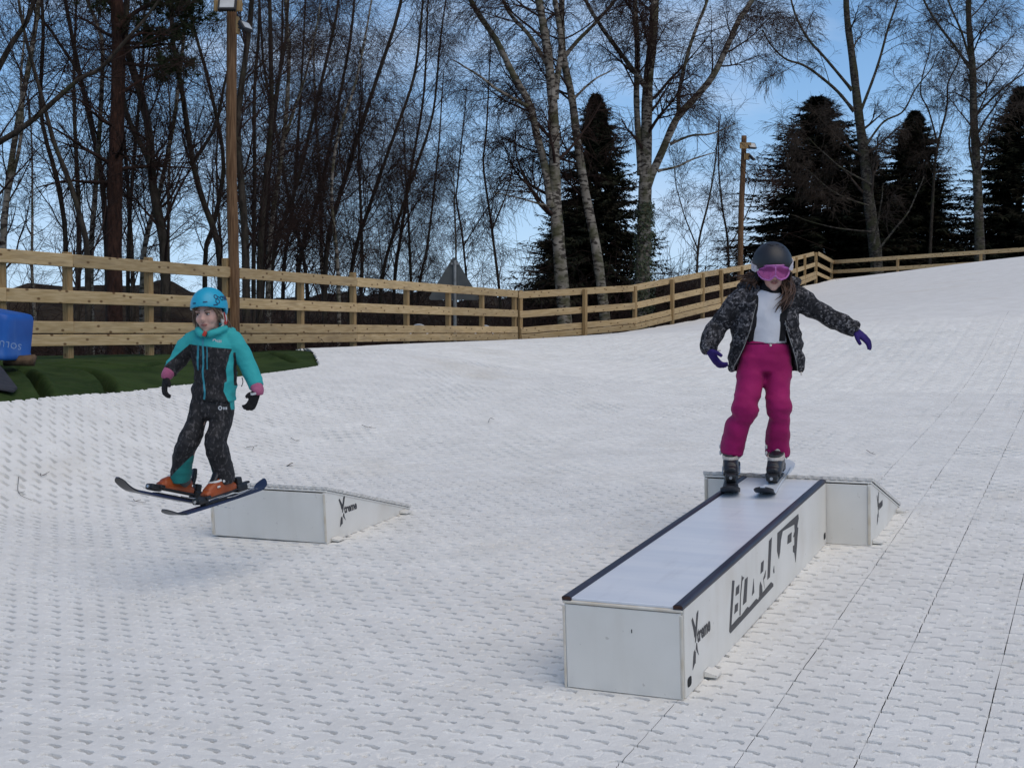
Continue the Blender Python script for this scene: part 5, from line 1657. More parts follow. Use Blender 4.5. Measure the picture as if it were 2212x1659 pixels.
def ski(label, mtx, L, wid, tipn, tail, mat_top, mat_base, group, letters=True, boot_at=0.0, up=0.075, tailup=0.03):
    """ski along -y (tip) with the boot centre at the origin, top face at z=0"""
    o = empty('ski', (0, 0, 0)); tag(o, label, 'ski', group)
    o.matrix_world = mtx
    n = 60
    t = np.linspace(0, 1, n)
    y = -tipn + (tipn + tail) * t
    half = wid * (0.5 - 0.14 * np.sin(np.pi * np.clip((t - 0.08) / 0.84, 0, 1)))
    half *= np.clip(np.sqrt(np.clip(t / 0.028, 0, 1)), 0.25, 1) * np.clip(np.sqrt(np.clip((1 - t) / 0.035, 0, 1)), 0.2, 1)
    z = up * np.clip((0.17 - t) / 0.17, 0, 1) ** 1.9 + tailup * np.clip((t - 0.90) / 0.10, 0, 1) ** 1.8
    th = 0.006 + 0.010 * np.sin(np.pi * t) ** 0.7
    V, F = [], []
    for i in range(n):
        V += [(-half[i], y[i], z[i]), (half[i], y[i], z[i]), (half[i] * 1.02, y[i], z[i] - th[i]), (-half[i] * 1.02, y[i], z[i] - th[i])]
    for i in range(n - 1):
        b = i * 4; c = b + 4
        for k in range(4):
            F.append([b + k, c + k, c + (k + 1) % 4, b + (k + 1) % 4])
    F += [[0, 1, 2, 3], [(n - 1) * 4 + 3, (n - 1) * 4 + 2, (n - 1) * 4 + 1, (n - 1) * 4]]
    me = mesh_np('board', np.array(V), np.array(F))
    bm = bmesh.new(); bm.from_mesh(me); bmesh.ops.recalc_face_normals(bm, faces=bm.faces[:]); bm.to_mesh(me); bm.free()
    me.materials.append(mat_top); me.materials.append(mat_base); me.materials.append(M['steel'])
    for p in me.polygons:
        p.material_index = 1 if p.normal.z < -0.3 else 0
        if p.center.y < -tipn + (0.05 if mat_top.name.startswith('white') else 0.13) and p.normal.z > 0.0: p.material_index = 1
    link('board', me, None, o, smooth=False)
    # binding: plate, toe piece, heel piece, brake arms
    b = box_bm(0.056, 0.30, 0.010, (0, 0.0, 0.005), bevel=0.003)
    bm_obj('plate', b, M['binding'], o)
    b = box_bm(0.066, 0.085, 0.040, (0, -0.165, 0.036), bevel=0.014, seg=2)
    box_bm(0.086, 0.040, 0.024, (0, -0.130, 0.046), bevel=0.008, seg=2, bm=b)
    tp = bm_obj('toe_piece', b, M['binding'], o)
    b = bmesh.new(); bmesh.ops.create_cone(b, cap_ends=True, segments=12, radius1=0.010, radius2=0.009, depth=0.008)
    bmesh.ops.rotate(b, matrix=Matrix.Rotation(math.radians(90), 3, 'X'), verts=b.verts); bmesh.ops.translate(b, vec=(0, -0.210, 0.036), verts=b.verts)
    bm_obj('screw', b, M['steel'], tp)
    b = box_bm(0.060, 0.090, 0.050, (0, 0.175, 0.042), bevel=0.012, seg=2)
    box_bm(0.044, 0.045, 0.055, (0, 0.165, 0.082), bevel=0.010, seg=2, bm=b)
    box_bm(0.030, 0.070, 0.014, (0, 0.225, 0.060), bevel=0.005, bm=b)
    bm_obj('heel_piece', b, M['binding'], o)
    for s_ in (-1, 1):
        Vb, Fb = curve_tube([(s_ * 0.036, 0.02, 0.012), (s_ * 0.050, 0.07, 0.010), (s_ * 0.052, 0.20, 0.020), (s_ * 0.052, 0.245, 0.026)], 0.0035, 6, n=10)
        link('brake_arm', mesh_np('brake_arm', Vb, Fb), M['steel'], o)
    if letters:
        bm = bmesh.new()
        for k in range(9):
            box_bm(0.016, 0.011, 0.0014, (0.012 * ((k % 3) - 1), 0.30 + 0.022 * k, 0.0006), bm=bm)
        bm_obj('ski_lettering', bm, M['grey_print'], o)
    return o

def boot_pieces(shin=(0, 0.05, 0.28), w=1.0):
    """boot with sole on z=0, heel at +y, toe at -y; cuff towards shin"""
    sole = [(-0.006, 0.140, 0.030, 0.034 * w, 0.032), (0, 0.07, 0.040, 0.038 * w, 0.040), (0, -0.03, 0.044, 0.046 * w, 0.044), (0, -0.10, 0.036, 0.046 * w, 0.036), (0, -0.145, 0.026, 0.036 * w, 0.024)]
    foot = [(0, 0.105, 0.055, 0.040 * w, 0.050), (0, 0.03, 0.075, 0.046 * w, 0.062), (0, -0.05, 0.062, 0.046 * w, 0.048), (0, -0.115, 0.045, 0.040 * w, 0.032)]
    sx, sy, sz = shin
    cuff = [(0, 0.062, 0.07, 0.044 * w, 0.058), (sx * .35, 0.062 + (sy - .062) * .35, 0.07 + (sz - .07) * .35, 0.048 * w, 0.062), (sx * .7, 0.062 + (sy - .062) * .7, 0.07 + (sz - .07) * .7, 0.054 * w, 0.066), (sx, sy, sz, 0.056 * w, 0.066)]
    return sole, foot, cuff
from mathutils.bvhtree import BVHTree

def bvh_of(me):
    return BVHTree.FromPolygons([v.co[:] for v in me.vertices], [p.vertices[:] for p in me.polygons])

def front_y(bv, x, z, lift=0.002, y0=-1.5):
    h = bv.ray_cast(Vector((x, y0, z)), Vector((0, 1, 0)))
    return (h[0].y - lift) if h[0] is not None else -0.1

def band_on(name, bv, pts, w, t, mat_, parent, lift=0.002, n=18):
    """a band laid on the front of a garment along (x,z) points"""
    P = resample(np.array([(x, 0, z) for x, z in pts]), n)
    Q = [(p[0], front_y(bv, p[0], p[2], lift), p[2]) for p in P]
    return strip(name, Q, w, t, mat_, parent, n=n)

def leg_stations(rows, conv, ys, depth):
    """rows: (py, xl, xr) -> loft stations"""
    out = []
    for (py, xl, xr), y, dp in zip(rows, ys, depth):
        c = conv((xl + xr) / 2, py, y); w = abs(conv(xr, py, 0)[0] - conv(xl, py, 0)[0]) / 2
        out.append((*c, w, dp))
    return out

def arm_stations(rows, conv):
    return [(*conv(px, py, y), r, r) for px, py, y, r in rows]

def face_parts(root, mtx, closed=0.4, brows=True):
    e = root
    for s in (-1, 1):
        V, Q, T = xf([ball_vf((s * 0.031, -0.079, 0.004), (0.0135, 0.008, 0.0075 * (1 - closed * .4)), 14, 8)], mtx)[0]
        ey = link('eye', mesh_np('eye', V, [Q, T]), M['eye_white'], e)
        V, Q, T = xf([ball_vf((s * 0.031 - 0.002, -0.0855, 0.003), (0.0062, 0.0030, 0.0058), 12, 8)], mtx)[0]
        link('iris', mesh_np('iris', V, [Q, T]), M['eye_dark'], ey)
        if brows:
            P = [mtx @ Vector(q) for q in ((s * 0.014, -0.0895, 0.0235), (s * 0.031, -0.0905, 0.029), (s * 0.050, -0.078, 0.0255))]
            V, F = curve_tube(P, 0.0028, 6, n=8); link('eyebrow', mesh_np('eyebrow', V, F), M['brow'], e)
            P = [mtx @ Vector(q) for q in ((s * 0.017, -0.0865, 0.0105), (s * 0.031, -0.0905, 0.0125), (s * 0.046, -0.082, 0.0085))]
            V, F = curve_tube(P, 0.0032, 6, n=8); link('eyelid', mesh_np('eyelid', V, F), M['brow'], e)
    pcs = xf([loft_vf([(-0.021, -0.083, -0.0605, .0015, .003), (-0.009, -0.0905, -0.0575, .003, .0042), (0, -0.0915, -0.059, .003, .0040), (0.009, -0.0905, -0.0575, .003, .0042), (0.021, -0.083, -0.0605, .0015, .003)], ref=(0, 1, 0), n=8),
              loft_vf([(-0.018, -0.083, -0.063, .0015, .003), (0, -0.0905, -0.067, .0035, .0045), (0.018, -0.083, -0.063, .0015, .003)], ref=(0, 1, 0), n=8)], mtx)
    for V, Q, T in pcs[:1]:
        pass
    Vs = np.concatenate([pcs[0][0], pcs[1][0]]); n0 = len(pcs[0][0])
    link('mouth', mesh_np('mouth', Vs, [np.concatenate([pcs[0][1], pcs[1][1] + n0]), np.concatenate([pcs[0][2], pcs[1][2] + n0])]), M['lip'], e)

def strands(name, chains, mat_, parent, r=0.006, per=7, spread=0.012, seed=0, K=12):
    rng = np.random.default_rng(seed)
    P = []
    for ch in chains:
        B = resample(np.array([list(q) for q in ch]), K)
        t = np.linspace(0, 1, K)
        for k in range(per):
            o = rng.normal(size=3) * spread; o2 = rng.normal(size=3) * spread * 1.6
            w = 0.004 * np.sin(t[:, None] * rng.uniform(6, 12) + rng.uniform(0, 6, 3)[None])
            P.append(B + o * (1 - t[:, None]) + o2 * t[:, None] + w)
    P = np.array(P)
    R = np.tile(r * np.interp(np.linspace(0, 1, K), [0, .2, .7, 1], [.9, 1.1, .9, .25])[None], (len(P), 1)) * rng.uniform(.5, 1.2, (len(P), 1))
    V, F = tubes(P, R, 5)
    o = link(name, mesh_np(name, V, F), mat_, parent)
    o['kind'] = 'stuff'
    return o

def build_boot(root, foot_m, shin_local, mats, style):
    """ski boot under the trouser leg"""
    e = empty('ski_boot', (0, 0, 0), root); e.matrix_local = foot_m
    sole, foot, cuff = boot_pieces(shin_local)
    shell_me = fuse([loft_vf(sole), loft_vf(foot)], 0.006, 2)
    wear('shell', shell_me, e, mats[0])
    cuff_me = fuse([loft_vf(cuff)], 0.007, 2); wear('cuff', cuff_me, e, mats[1])
    me = fuse([loft_vf([(0, 0.145, 0.010, .032, .012), (0, 0.05, 0.010, .036, .012), (0, -0.10, 0.010, .042, .012), (0, -0.155, 0.010, .030, .011)])], 0.006, 1)
    wear('sole', me, e, M['boot_black'])
    bv = bvh_of(shell_me); bc = bvh_of(cuff_me)
    def wrap(name, z0, tilt, w, m_, a0=-168, a1=-12, cy=0.045, lift=0.004, n=16):
        P, Nn = [], []
        for a in np.radians(np.linspace(a0, a1, n)):
            dv = Vector((math.cos(a), math.sin(a), 0))
            z = z0 + tilt * math.sin(a)
            best = 0.03
            for q in (bv, bc):
                h = q.ray_cast(Vector((0, cy, z)) + dv * 0.3, -dv)
                if h[0] is not None: best = max(best, (h[0] - Vector((0, cy, z))).dot(dv))
            P.append(tuple(Vector((0, cy, z)) + dv * (best + lift))); Nn.append(tuple(dv))
        return strip(name, P, w, 0.006, m_, e, nrm=Nn, n=24)
    if style == 'bands':
        wrap('buckle_strap', 0.108, 0.016, 0.026, M['cream'])
        wrap('buckle_strap', 0.150, 0.010, 0.024, M['cream'])
        wrap('buckle_strap', 0.125, 0.016, 0.009, M['grey_metal'], lift=0.008)
        for s, z in ((-1, 0.112), (-1, 0.150)):
            bm_obj('buckle', box_bm(0.014, 0.034, 0.024, (s * 0.060, 0.03, z), bevel=0.005), M['buckle'], e)
        bm_obj('cuff_pivot', box_bm(0.008, 0.022, 0.022, (0.054, 0.07, 0.085), bevel=0.004), M['steel'], e)
    else:
        wrap('buckle_strap', 0.118, 0.014, 0.014, M['buckle'], -110, 15)
        bm_obj('buckle', box_bm(0.010, 0.054, 0.020, (0.055, 0.02, 0.098), bevel=0.005), M['buckle'], e)
        bm_obj('buckle', box_bm(0.008, 0.030, 0.014, (0.049, -0.045, 0.070), bevel=0.004), M['buckle'], e)
        wear('tongue', fuse([loft_vf([(0, -0.075, 0.088, .026, .010), (0, -0.035, 0.118, .030, .014), (0, 0.000, 0.160, .032, .016)])], 0.006, 1), e, M['boot_black'])
        st_ = [(0, 0.135, 0.08, .022, .016), (0, 0.140, 0.13, .024, .018), (0, 0.138, 0.19, .022, .014)]
        wear('heel_spoiler', fuse([loft_vf(st_)], 0.006, 1), e, M['boot_black'])
    return e

def dir_matrix(loc, toe, up=(0, 0, 1)):
    y = -Vector(toe).normalized(); z = Vector(up); z = (z - y * z.dot(y)).normalized(); x = y.cross(z)
    return frame_matrix(loc, x, y, z)

# ================================================================== girl in pink trousers on the slide box
def girl_on_box():
    inv = BOX_M.inverted(); c0 = inv @ EYE
    def top_pt(r2x, r2y, lift=0.004):
        q = inv.to_3x3() @ (at((r2x / 2.439 + 1680) / 1.151, (r2y / 2.439 + 580) / 1.151, 1.0) - EYE)
        t = (BH + lift - c0.z) / q.z
        return BOX_M @ (c0 + q * t)
    fl, fr = top_pt(336, 1500), top_pt(610, 1506)
    # keep the boots on the box end
    org = (fl + fr) / 2
    d = org.y / CP
    S = d / 7.75
    k = 7.75 / (2833 * 2.807)
    o = empty('person', org); o.scale = (S, S, S); tag(o, 'girl in black helmet, pink goggles and magenta ski trousers standing on the slide box', 'person')
    rz = (org - at((470 / 2.439 + 1680) / 1.151, (1500 / 2.439 + 580) / 1.151, d)) / S
    def C(px, py, y=0.0): return ((px - 470) * k - rz.x, y, (1500 - py) * k - rz.z)
    # ---- trousers
    rowsL = [(760, 385, 560), (850, 374, 536), (900, 371, 530), (960, 358, 515), (1010, 342, 500), (1050, 325, 494), (1085, 328, 490), (1130, 330, 460), (1175, 300, 448), (1250, 286, 432), (1335, 274, 418)]
    rowsR = [(760, 520, 705), (850, 544, 703), (900, 543, 695), (960, 541, 690), (1005, 538, 684), (1035, 534, 690), (1075, 542, 699), (1125, 560, 693), (1180, 554, 690), (1250, 552, 700), (1350, 552, 704)]
    yl = [.03, .02, .0, -.02, -.04, -.055, -.05, -.03, -.01, .02, .04]
    dp = [.10, .095, .092, .088, .084, .086, .082, .070, .078, .082, .080]
    hip = [(*C(556, 655, .025), .132, .095), (*C(552, 700, .03), .146, .105), (*C(545, 770, .035), .158, .112), (*C(540, 835, .035), .155, .105)]
    me = fuse([loft_vf(hip), loft_vf(leg_stations(rowsL, C, yl, dp)), loft_vf(leg_stations(rowsR, C, yl, dp))], 0.0104, 2)
    knee = lambda V: 0.35 + 0.9 * np.exp(-((V[:, 2] - C(0, 1080)[2]) / 0.07) ** 2) + 0.5 * np.exp(-((V[:, 2] - C(0, 840)[2]) / 0.06) ** 2)
    folds(me, 0.010, (6, 6, 17), 3.1, mask=knee)
    folds(me, 0.004, (13, 13, 19), 9.1)
    tr = wear('trousers', me, o, M['magenta']); tb = bvh_of(me)
    for py in (663, 680):
        x, _, z = C(560, py); y = front_y(tb, x, z, 0.001)
        b = bmesh.new(); bmesh.ops.create_uvsphere(b, u_segments=10, v_segments=6, radius=0.0075); bmesh.ops.scale(b, vec=(1, .4, 1), verts=b.verts); bmesh.ops.translate(b, vec=(x, y, z), verts=b.verts)
        bm_obj('button', b, M['cream'], tr, smooth=True)
    band_on('waist_seam', tb, [C(425, 672)[::2], C(556, 668)[::2], C(690, 672)[::2]], 0.003, 0.003, M['black_cloth'], tr)
    # ---- shirt
    tz = [(*C(556, 668, .02), .118, .088), (*C(552, 600, .015), .116, .088), (*C(552, 500, .005), .124, .092), (*C(558, 420, .0), .128, .088), (*C(565, 370, .01), .095, .070), (*C(568, 335, .015), .060, .055)]
    me = fuse([loft_vf(tz)], 0.0104, 2); folds(me, 0.009, (11, 11, 13), 5.0)
    sh = wear('shirt', me, o, M['shirt']); sb = bvh_of(me)
    for a, b_, w in (((452, 660), (470, 380), .034), ((628, 655), (640, 400), .040)):
        band_on('brace', sb, [C(*a)[::2], C((a[0] + b_[0]) / 2 - 2, (a[1] + b_[1]) / 2)[::2], C(*b_)[::2]], w, 0.004, M['black_cloth'], o, lift=0.006)
    # neck warmer
    me = fuse([loft_vf([(*C(580, 405, -.03), .058, .050), (*C(578, 370, -.012), .074, .066), (*C(570, 335, .0), .070, .068), (*C(570, 318, .012), .060, .060)])], 0.007, 2); folds(me, 0.006, (14, 14, 30), 2.0)
    wear('neck_warmer', me, o, M['black_cloth'])
    # ---- open jacket: a thick shell left open in front, with sleeves
    rows = [(345, 440, 715, 500, 636, .085), (372, 395, 760, 486, 644, .108), (420, 362, 756, 478, 640, .122), (480, 350, 748, 464, 634, .128), (560, 348, 752, 446, 640, .132), (650, 342, 768, 420, 668, .136), (740, 332, 782, 378, 704, .138), (800, 326, 782, 346, 716, .138), (842, 330, 776, 338, 722, .132)]
    pz = np.array([r[0] for r in rows]); zz = np.linspace(345, 842, 44)
    xl, xr, gl, gr, ry = [np.interp(zz, pz, [r[i] for r in rows]) for i in range(1, 6)]
    nu = 46
    Vo, Vi = [], []
    for j, py in enumerate(zz):
        cx, rx = (xl[j] + xr[j]) / 2, (xr[j] - xl[j]) / 2
        puff = 1.0 + 0.020 * math.sin((py - 345) / 497 * 2 * math.pi * 6.5)
        aR = -math.acos(max(-.995, min(.995, (gr[j] - cx) / rx))); aL = -math.acos(max(-.995, min(.995, (gl[j] - cx) / rx)))
        a = np.linspace(aR, 2 * math.pi + aL, nu)
        x0, _, z0 = C(cx, py)
        for q, aa in enumerate(a):
            e = 0.86
            ca = math.copysign(abs(math.cos(aa)) ** e, math.cos(aa)); sa = math.copysign(abs(math.sin(aa)) ** e, math.sin(aa))
            X = x0 + rx * k * ca * puff; Y = 0.035 + ry[j] * sa * puff
            hem = -0.030 * math.sin(aa) * (1 if j == len(zz) - 1 else 0) * 0
            Vo.append((X, Y, z0)); Vi.append((x0 + (rx * k - .024) * ca, 0.035 + (ry[j] - .024) * sa, z0))
    nj = len(zz); V = np.array(Vo + Vi); off = nj * nu
    F = []
    for j in range(nj - 1):
        for q in range(nu - 1):
            a0 = j * nu + q
            F += [[a0, a0 + 1, a0 + nu + 1, a0 + nu], [off + a0 + nu, off + a0 + nu + 1, off + a0 + 1, off + a0]]
        for q in (0, nu - 1):
            a0 = j * nu + q; F.append([a0, a0 + nu, off + a0 + nu, off + a0])
    for q in range(nu - 1):
        for j in (0, nj - 1):
            a0 = j * nu + q; F.append([a0, a0 + 1, off + a0 + 1, off + a0])
    shell = mesh_np('jk', V, np.array(F)); bm = bmesh.new(); bm.from_mesh(shell); bmesh.ops.recalc_face_normals(bm, faces=bm.faces[:]); bm.to_mesh(shell); bm.free()
    Vs, _ = coords(shell); Fs = np.array([p.vertices[:] for p in shell.polygons])
    sl = arm_stations([(452, 372, .03, .058), (410, 400, .03, .070), (362, 445, .035, .069), (320, 490, .045, .064), (262, 560, .06, .062), (232, 605, .045, .063), (212, 650, .02, .058), (203, 690, -.005, .052), (203, 716, -.02, .046)], C)
    sr = arm_stations([(690, 378, .03, .058), (740, 398, .03, .070), (790, 425, .03, .066), (850, 462, .03, .060), (905, 492, .03, .061), (950, 520, .025, .055), (1010, 548, .015, .054), (1060, 572, .005, .048), (1092, 590, .0, .043)], C)
    for s in (sl, sr):          # down-filled chambers
        for i in range(len(s)):
            pass
    hood = [ball_vf(C(735, 290, .10), (.045, .04, .035)), ball_vf(C(690, 300, .13), (.06, .04, .035)), ball_vf(C(560, 310, .14), (.09, .035, .04)), ball_vf(C(450, 318, .10), (.06, .045, .030)),
            loft_vf([(*C(495, 350, -.05), .016, .016), (*C(478, 330, .0), .02, .02), (*C(470, 318, .06), .024, .02)]), loft_vf([(*C(640, 350, -.05), .016, .016), (*C(664, 328, .0), .022, .022), (*C(690, 305, .07), .026, .022)])]
    me = fuse([(Vs, Fs, np.zeros((0, 3), dtype=int)), loft_vf(sl, ref=(0, 1, 0)), loft_vf(sr, ref=(0, 1, 0))] + hood, 0.0085, 2)
    folds(me, 0.011, (9, 9, 16), 1.7)
    folds(me, 0.004, (20, 20, 26), 4.4)
    ax = C(556, 0)[0]
    def lining(Cc, Nn):
        r = np.stack([Cc[:, 0] - ax, Cc[:, 1] - 0.035], axis=1)
        inn = (r * Nn[:, :2]).sum(axis=1) < -0.02
        return np.where(inn & (np.abs(Cc[:, 0] - ax) < 0.20) & (Cc[:, 2] < C(0, 360)[2]), 1, 0)
    paint(me, [M['print_floral'], M['black_cloth']], lining)
    jk = wear('jacket', me, o); jb = bvh_of(me)
    for pts in ([(488, 372), (462, 470), (440, 560), (408, 670), (345, 815)], [(644, 380), (640, 470), (648, 560), (676, 650), (712, 760), (728, 830)]):
        band_on('zip', jb, [C(*p)[::2] for p in pts], 0.004, 0.003, M['galv'], jk, lift=0.001, n=26)
    x, _, z = C(752, 850); bm_obj('zip_pull', box_bm(0.008, 0.004, 0.022, (x - .004, front_y(jb, x - .02, z + .03), z), bevel=0.002), M['cream'], jk)
    x, _, z = C(256, 712); bm_obj('zip_pull', box_bm(0.022, 0.006, 0.010, (x, -0.03, z), bevel=0.003), M['cream'], jk)
    # ---- gloves
    me = fuse(hand_pieces(C(200, 712, -.02), (0.50, -0.25, -0.83), (-0.80, -0.25, -0.45), (0.55, -0.55, 0.45), 0.95, 0.75, 0.25, 1.15), 0.0055, 2)
    wear('glove', me, o, M['purple'])
    me = fuse(hand_pieces(C(1082, 588, .0), (0.74, -0.20, -0.64), (0.50, -0.45, 0.62), (-0.55, -0.25, -0.75), 0.95, 0.45, 0.12, 1.25), 0.0055, 2)
    wear('glove', me, o, M['purple'])
    # ---- head
    HM = Matrix.Translation(C(574, 222, -.035)) @ Matrix.Rotation(math.radians(-2), 4, 'Y') @ Matrix.Rotation(math.radians(-4), 4, 'Z') @ Matrix.Rotation(math.radians(15), 4, 'X')
    pcs = xf(head_mesh(), HM)
    # the body under the clothes, one figure with the head
    pcs += [loft_vf([(*C(570, 318, .02), .045, .045), (*C(568, 350, .02), .055, .05), (*C(560, 420, .02), .105, .070), (*C(552, 560, .025), .098, .068), (*C(550, 700, .035), .11, .075), (*C(546, 780, .035), .115, .075)]),
            loft_vf([(*C(470, 372, .03), .04, .04), (*C(362, 445, .035), .038, .038), (*C(240, 595, .05), .032, .032), (*C(203, 700, -.01), .024, .024)], ref=(0, 1, 0)),
            loft_vf([(*C(680, 378, .03), .04, .04), (*C(790, 425, .03), .038, .038), (*C(930, 508, .03), .032, .032), (*C(1080, 585, .0), .024, .024)], ref=(0, 1, 0)),
            loft_vf([(*C(460, 780, .03), .06, .06), (*C(425, 1000, -.03), .045, .045), (*C(350, 1320, .04), .038, .038)]), loft_vf([(*C(620, 780, .03), .06, .06), (*C(612, 1000, -.03), .045, .045), (*C(626, 1320, .04), .038, .038)])]
    me = fuse(pcs, 0.0072, 2)
    body = wear('body', me, o, M['skin'])
    face_parts(body, HM, brows=False)
    # ---- helmet
    he = empty('helmet', (0, 0, 0), o)
    he.matrix_local = HM @ Matrix.Translation((0, 0.012, 0.034)) @ Matrix.Rotation(math.radians(-6), 4, 'X')
    rim = lambda az: math.radians(96 + 10 * math.cos(az) ** 2 + 12 * max(0, math.sin(az)) - 9 * max(0, -math.sin(az)) ** 3)
    helmet_shell('shell', he, 0.114, 0.130, 0.124, rim, M['helmet_black'])
    for az, ph in ((-60, 26), (-120, 26), (-100, 30), (-75, 52), (-40, 40)):
        a, p = math.radians(az), math.radians(ph)
        c = Vector((0.114 * math.sin(p) * math.cos(a), 0.130 * math.sin(p) * math.sin(a), 0.124 * math.cos(p)))
        if ph > 45: continue
        nrm = Vector((c.x / .114 ** 2, c.y / .13 ** 2, c.z / .124 ** 2)).normalized()
        b = box_bm(0.020, 0.008, 0.003, (0, 0, 0), bevel=0.0012); ob = bm_obj('vent', b, M['dark'], he)  # raised piece; its dark colour stands in for shade in the opening
        ob.matrix_local = Matrix.Translation(c * 1.002) @ nrm.to_track_quat('Z', 'Y').to_matrix().to_4x4()
    for s in (-1, 1):
        V, Q, T = ball_vf((s * 0.088, -0.005, -0.062), (0.018, 0.042, 0.050)); link('ear_pad', mesh_np('ear_pad', V, [Q, T]), M['black_cloth'], he)
    # ---- goggles
    ge = empty('goggles', (0, 0, 0), o); ge.matrix_local = HM
    nu, nv = 40, 14
    az = np.radians(np.linspace(-90 - 66, -90 + 66, nu))
    off_ = np.degrees(az) + 90
    zt = 0.046 - 0.006 * (off_ / 66) ** 2
    zb = np.interp(np.abs(off_), [0, 4, 9, 20, 42, 58, 66], [-0.016, -0.018, -0.030, -0.041, -0.036, -0.022, -0.006])
    V = []
    for lift in (0.0, 0.012):
        for j in range(nv):
            t = j / (nv - 1)
            z = zt * (1 - t) + zb * t
            bul = lift + 0.006 * np.sin(np.pi * t)
            V.append(np.stack([(0.086 + bul) * np.cos(az), (0.098 + bul) * np.sin(az) - 0.004, z], axis=1))
    V = np.concatenate(V); o2 = nu * nv
    F = []
    for j in range(nv - 1):
        for i in range(nu - 1):
            a0 = j * nu + i
            F += [[o2 + a0, o2 + a0 + nu, o2 + a0 + nu + 1, o2 + a0 + 1], [a0, a0 + 1, a0 + nu + 1, a0 + nu]]
    loop = [i for i in range(nu)] + [j * nu + nu - 1 for j in range(1, nv)] + [(nv - 1) * nu + i for i in range(nu - 2, -1, -1)] + [j * nu for j in range(nv - 2, 0, -1)]
    for a0, b0 in zip(loop, loop[1:] + loop[:1]): F.append([a0, b0, o2 + b0, o2 + a0])
    gm = mesh_np('lens', V, np.array(F)); bm = bmesh.new(); bm.from_mesh(gm); bmesh.ops.recalc_face_normals(bm, faces=bm.faces[:]); bm.to_mesh(gm); bm.free()
    link('lens', gm, M['goggle_lens'], ge)
    L = V[[o2 + q for q in loop]]; L = np.vstack([L, L[:2]])
    Vt, Ft = tubes(L[None], np.full((1, len(L)), 0.0058), 8); link('frame', mesh_np('frame', Vt, Ft), M['goggle_frame'], ge)
    strip('frame_bridge', [V[o2 + nu // 2 + nu * j] + np.array([0, -.001, 0]) for j in (0, 4, 9, 13)], 0.007, 0.003, M['goggle_frame'], ge, n=8)
    aa = np.radians(np.linspace(-30, 210, 40))
    pts = [(0.119 * math.cos(a) , 0.012 + 0.134 * math.sin(a), 0.018 + 0.020 * max(0, math.sin(a + .5))) for a in aa]
    pts = [(0.092 * math.cos(math.radians(-26)), -0.046, 0.016)] + pts + [(-0.092 * math.cos(math.radians(-26)), -0.046, 0.016)]
    nr = [(p[0], p[1] * .8, 0) for p in pts]
    strip('strap', pts, 0.040, 0.004, M['goggle_strap'], ge, nrm=nr, n=60)
    # ---- hair
    def hp(x, y, z): return HM @ Vector((x, y, z))
    ch = [[hp(.075, .0, -.03), C(655, 300, -.03), C(668, 350, -.07), C(640, 400, -.11), C(605, 440, -.12), C(590, 462, -.12)], [hp(.08, .02, -.04), C(680, 300, .0), C(690, 350, -.05), C(660, 400, -.10), C(615, 445, -.12)],
          [hp(.078, .03, -.03), C(685, 280, .02), C(700, 320, .02), C(695, 365, -.02)], [hp(.07, -.02, -.05), C(640, 320, -.06), C(650, 370, -.10), C(620, 420, -.12)],
          [hp(-.078, .0, -.03), C(478, 280, -.02), C(455, 300, -.02), C(420, 290, .0), C(395, 300, .0)], [hp(-.078, .02, -.04), C(480, 290, .0), C(470, 320, -.01), C(480, 350, -.02)], [hp(-.078, .02, -.02), C(462, 262, .0), C(420, 262, .02), C(390, 285, .03)],
          [hp(.06, .07, -.05), C(640, 310, .06), C(650, 350, .05)], [hp(-.06, .07, -.05), C(520, 310, .06), C(500, 345, .05)]]
    strands('hair', ch, M['hair_brown'], o, 0.0062, 9, 0.013, 3)
    # ---- boots and skis
    n_up = BOX_M.to_3x3() @ Vector((0, 0, 1))
    for px, toe, lab, top, shin in ((fl, Vector((-0.17, -0.98, -0.10)), 'black ski with turned up tip, worn by the girl in pink on her right foot', M['ski_black'], (355, 1330)),
                                    (fr, Vector((-0.32, -0.94, -0.11)), 'white topped ski worn by the girl in pink on her left foot', M['ski_white'], (628, 1345))):
        toe = (toe - n_up * toe.dot(n_up)).normalized()
        sm = dir_matrix(px + n_up * 0.020, toe, n_up) @ Matrix.Scale(S, 4)
        ski(lab, sm, 1.2, 0.108, 0.56, 0.52, top, M['ski_black'], 'skis of the girl in pink', letters=False, up=0.055)
        fm = dir_matrix((px + n_up * 0.052 * S - org) / S, toe, n_up)
        sh_ = fm.inverted() @ Vector(C(shin[0], shin[1] - 40, .045))
        build_boot(o, fm, (sh_.x, sh_.y, sh_.z), (M['boot_black'], M['boot_black']), 'bands')
    return o
girl_on_box()

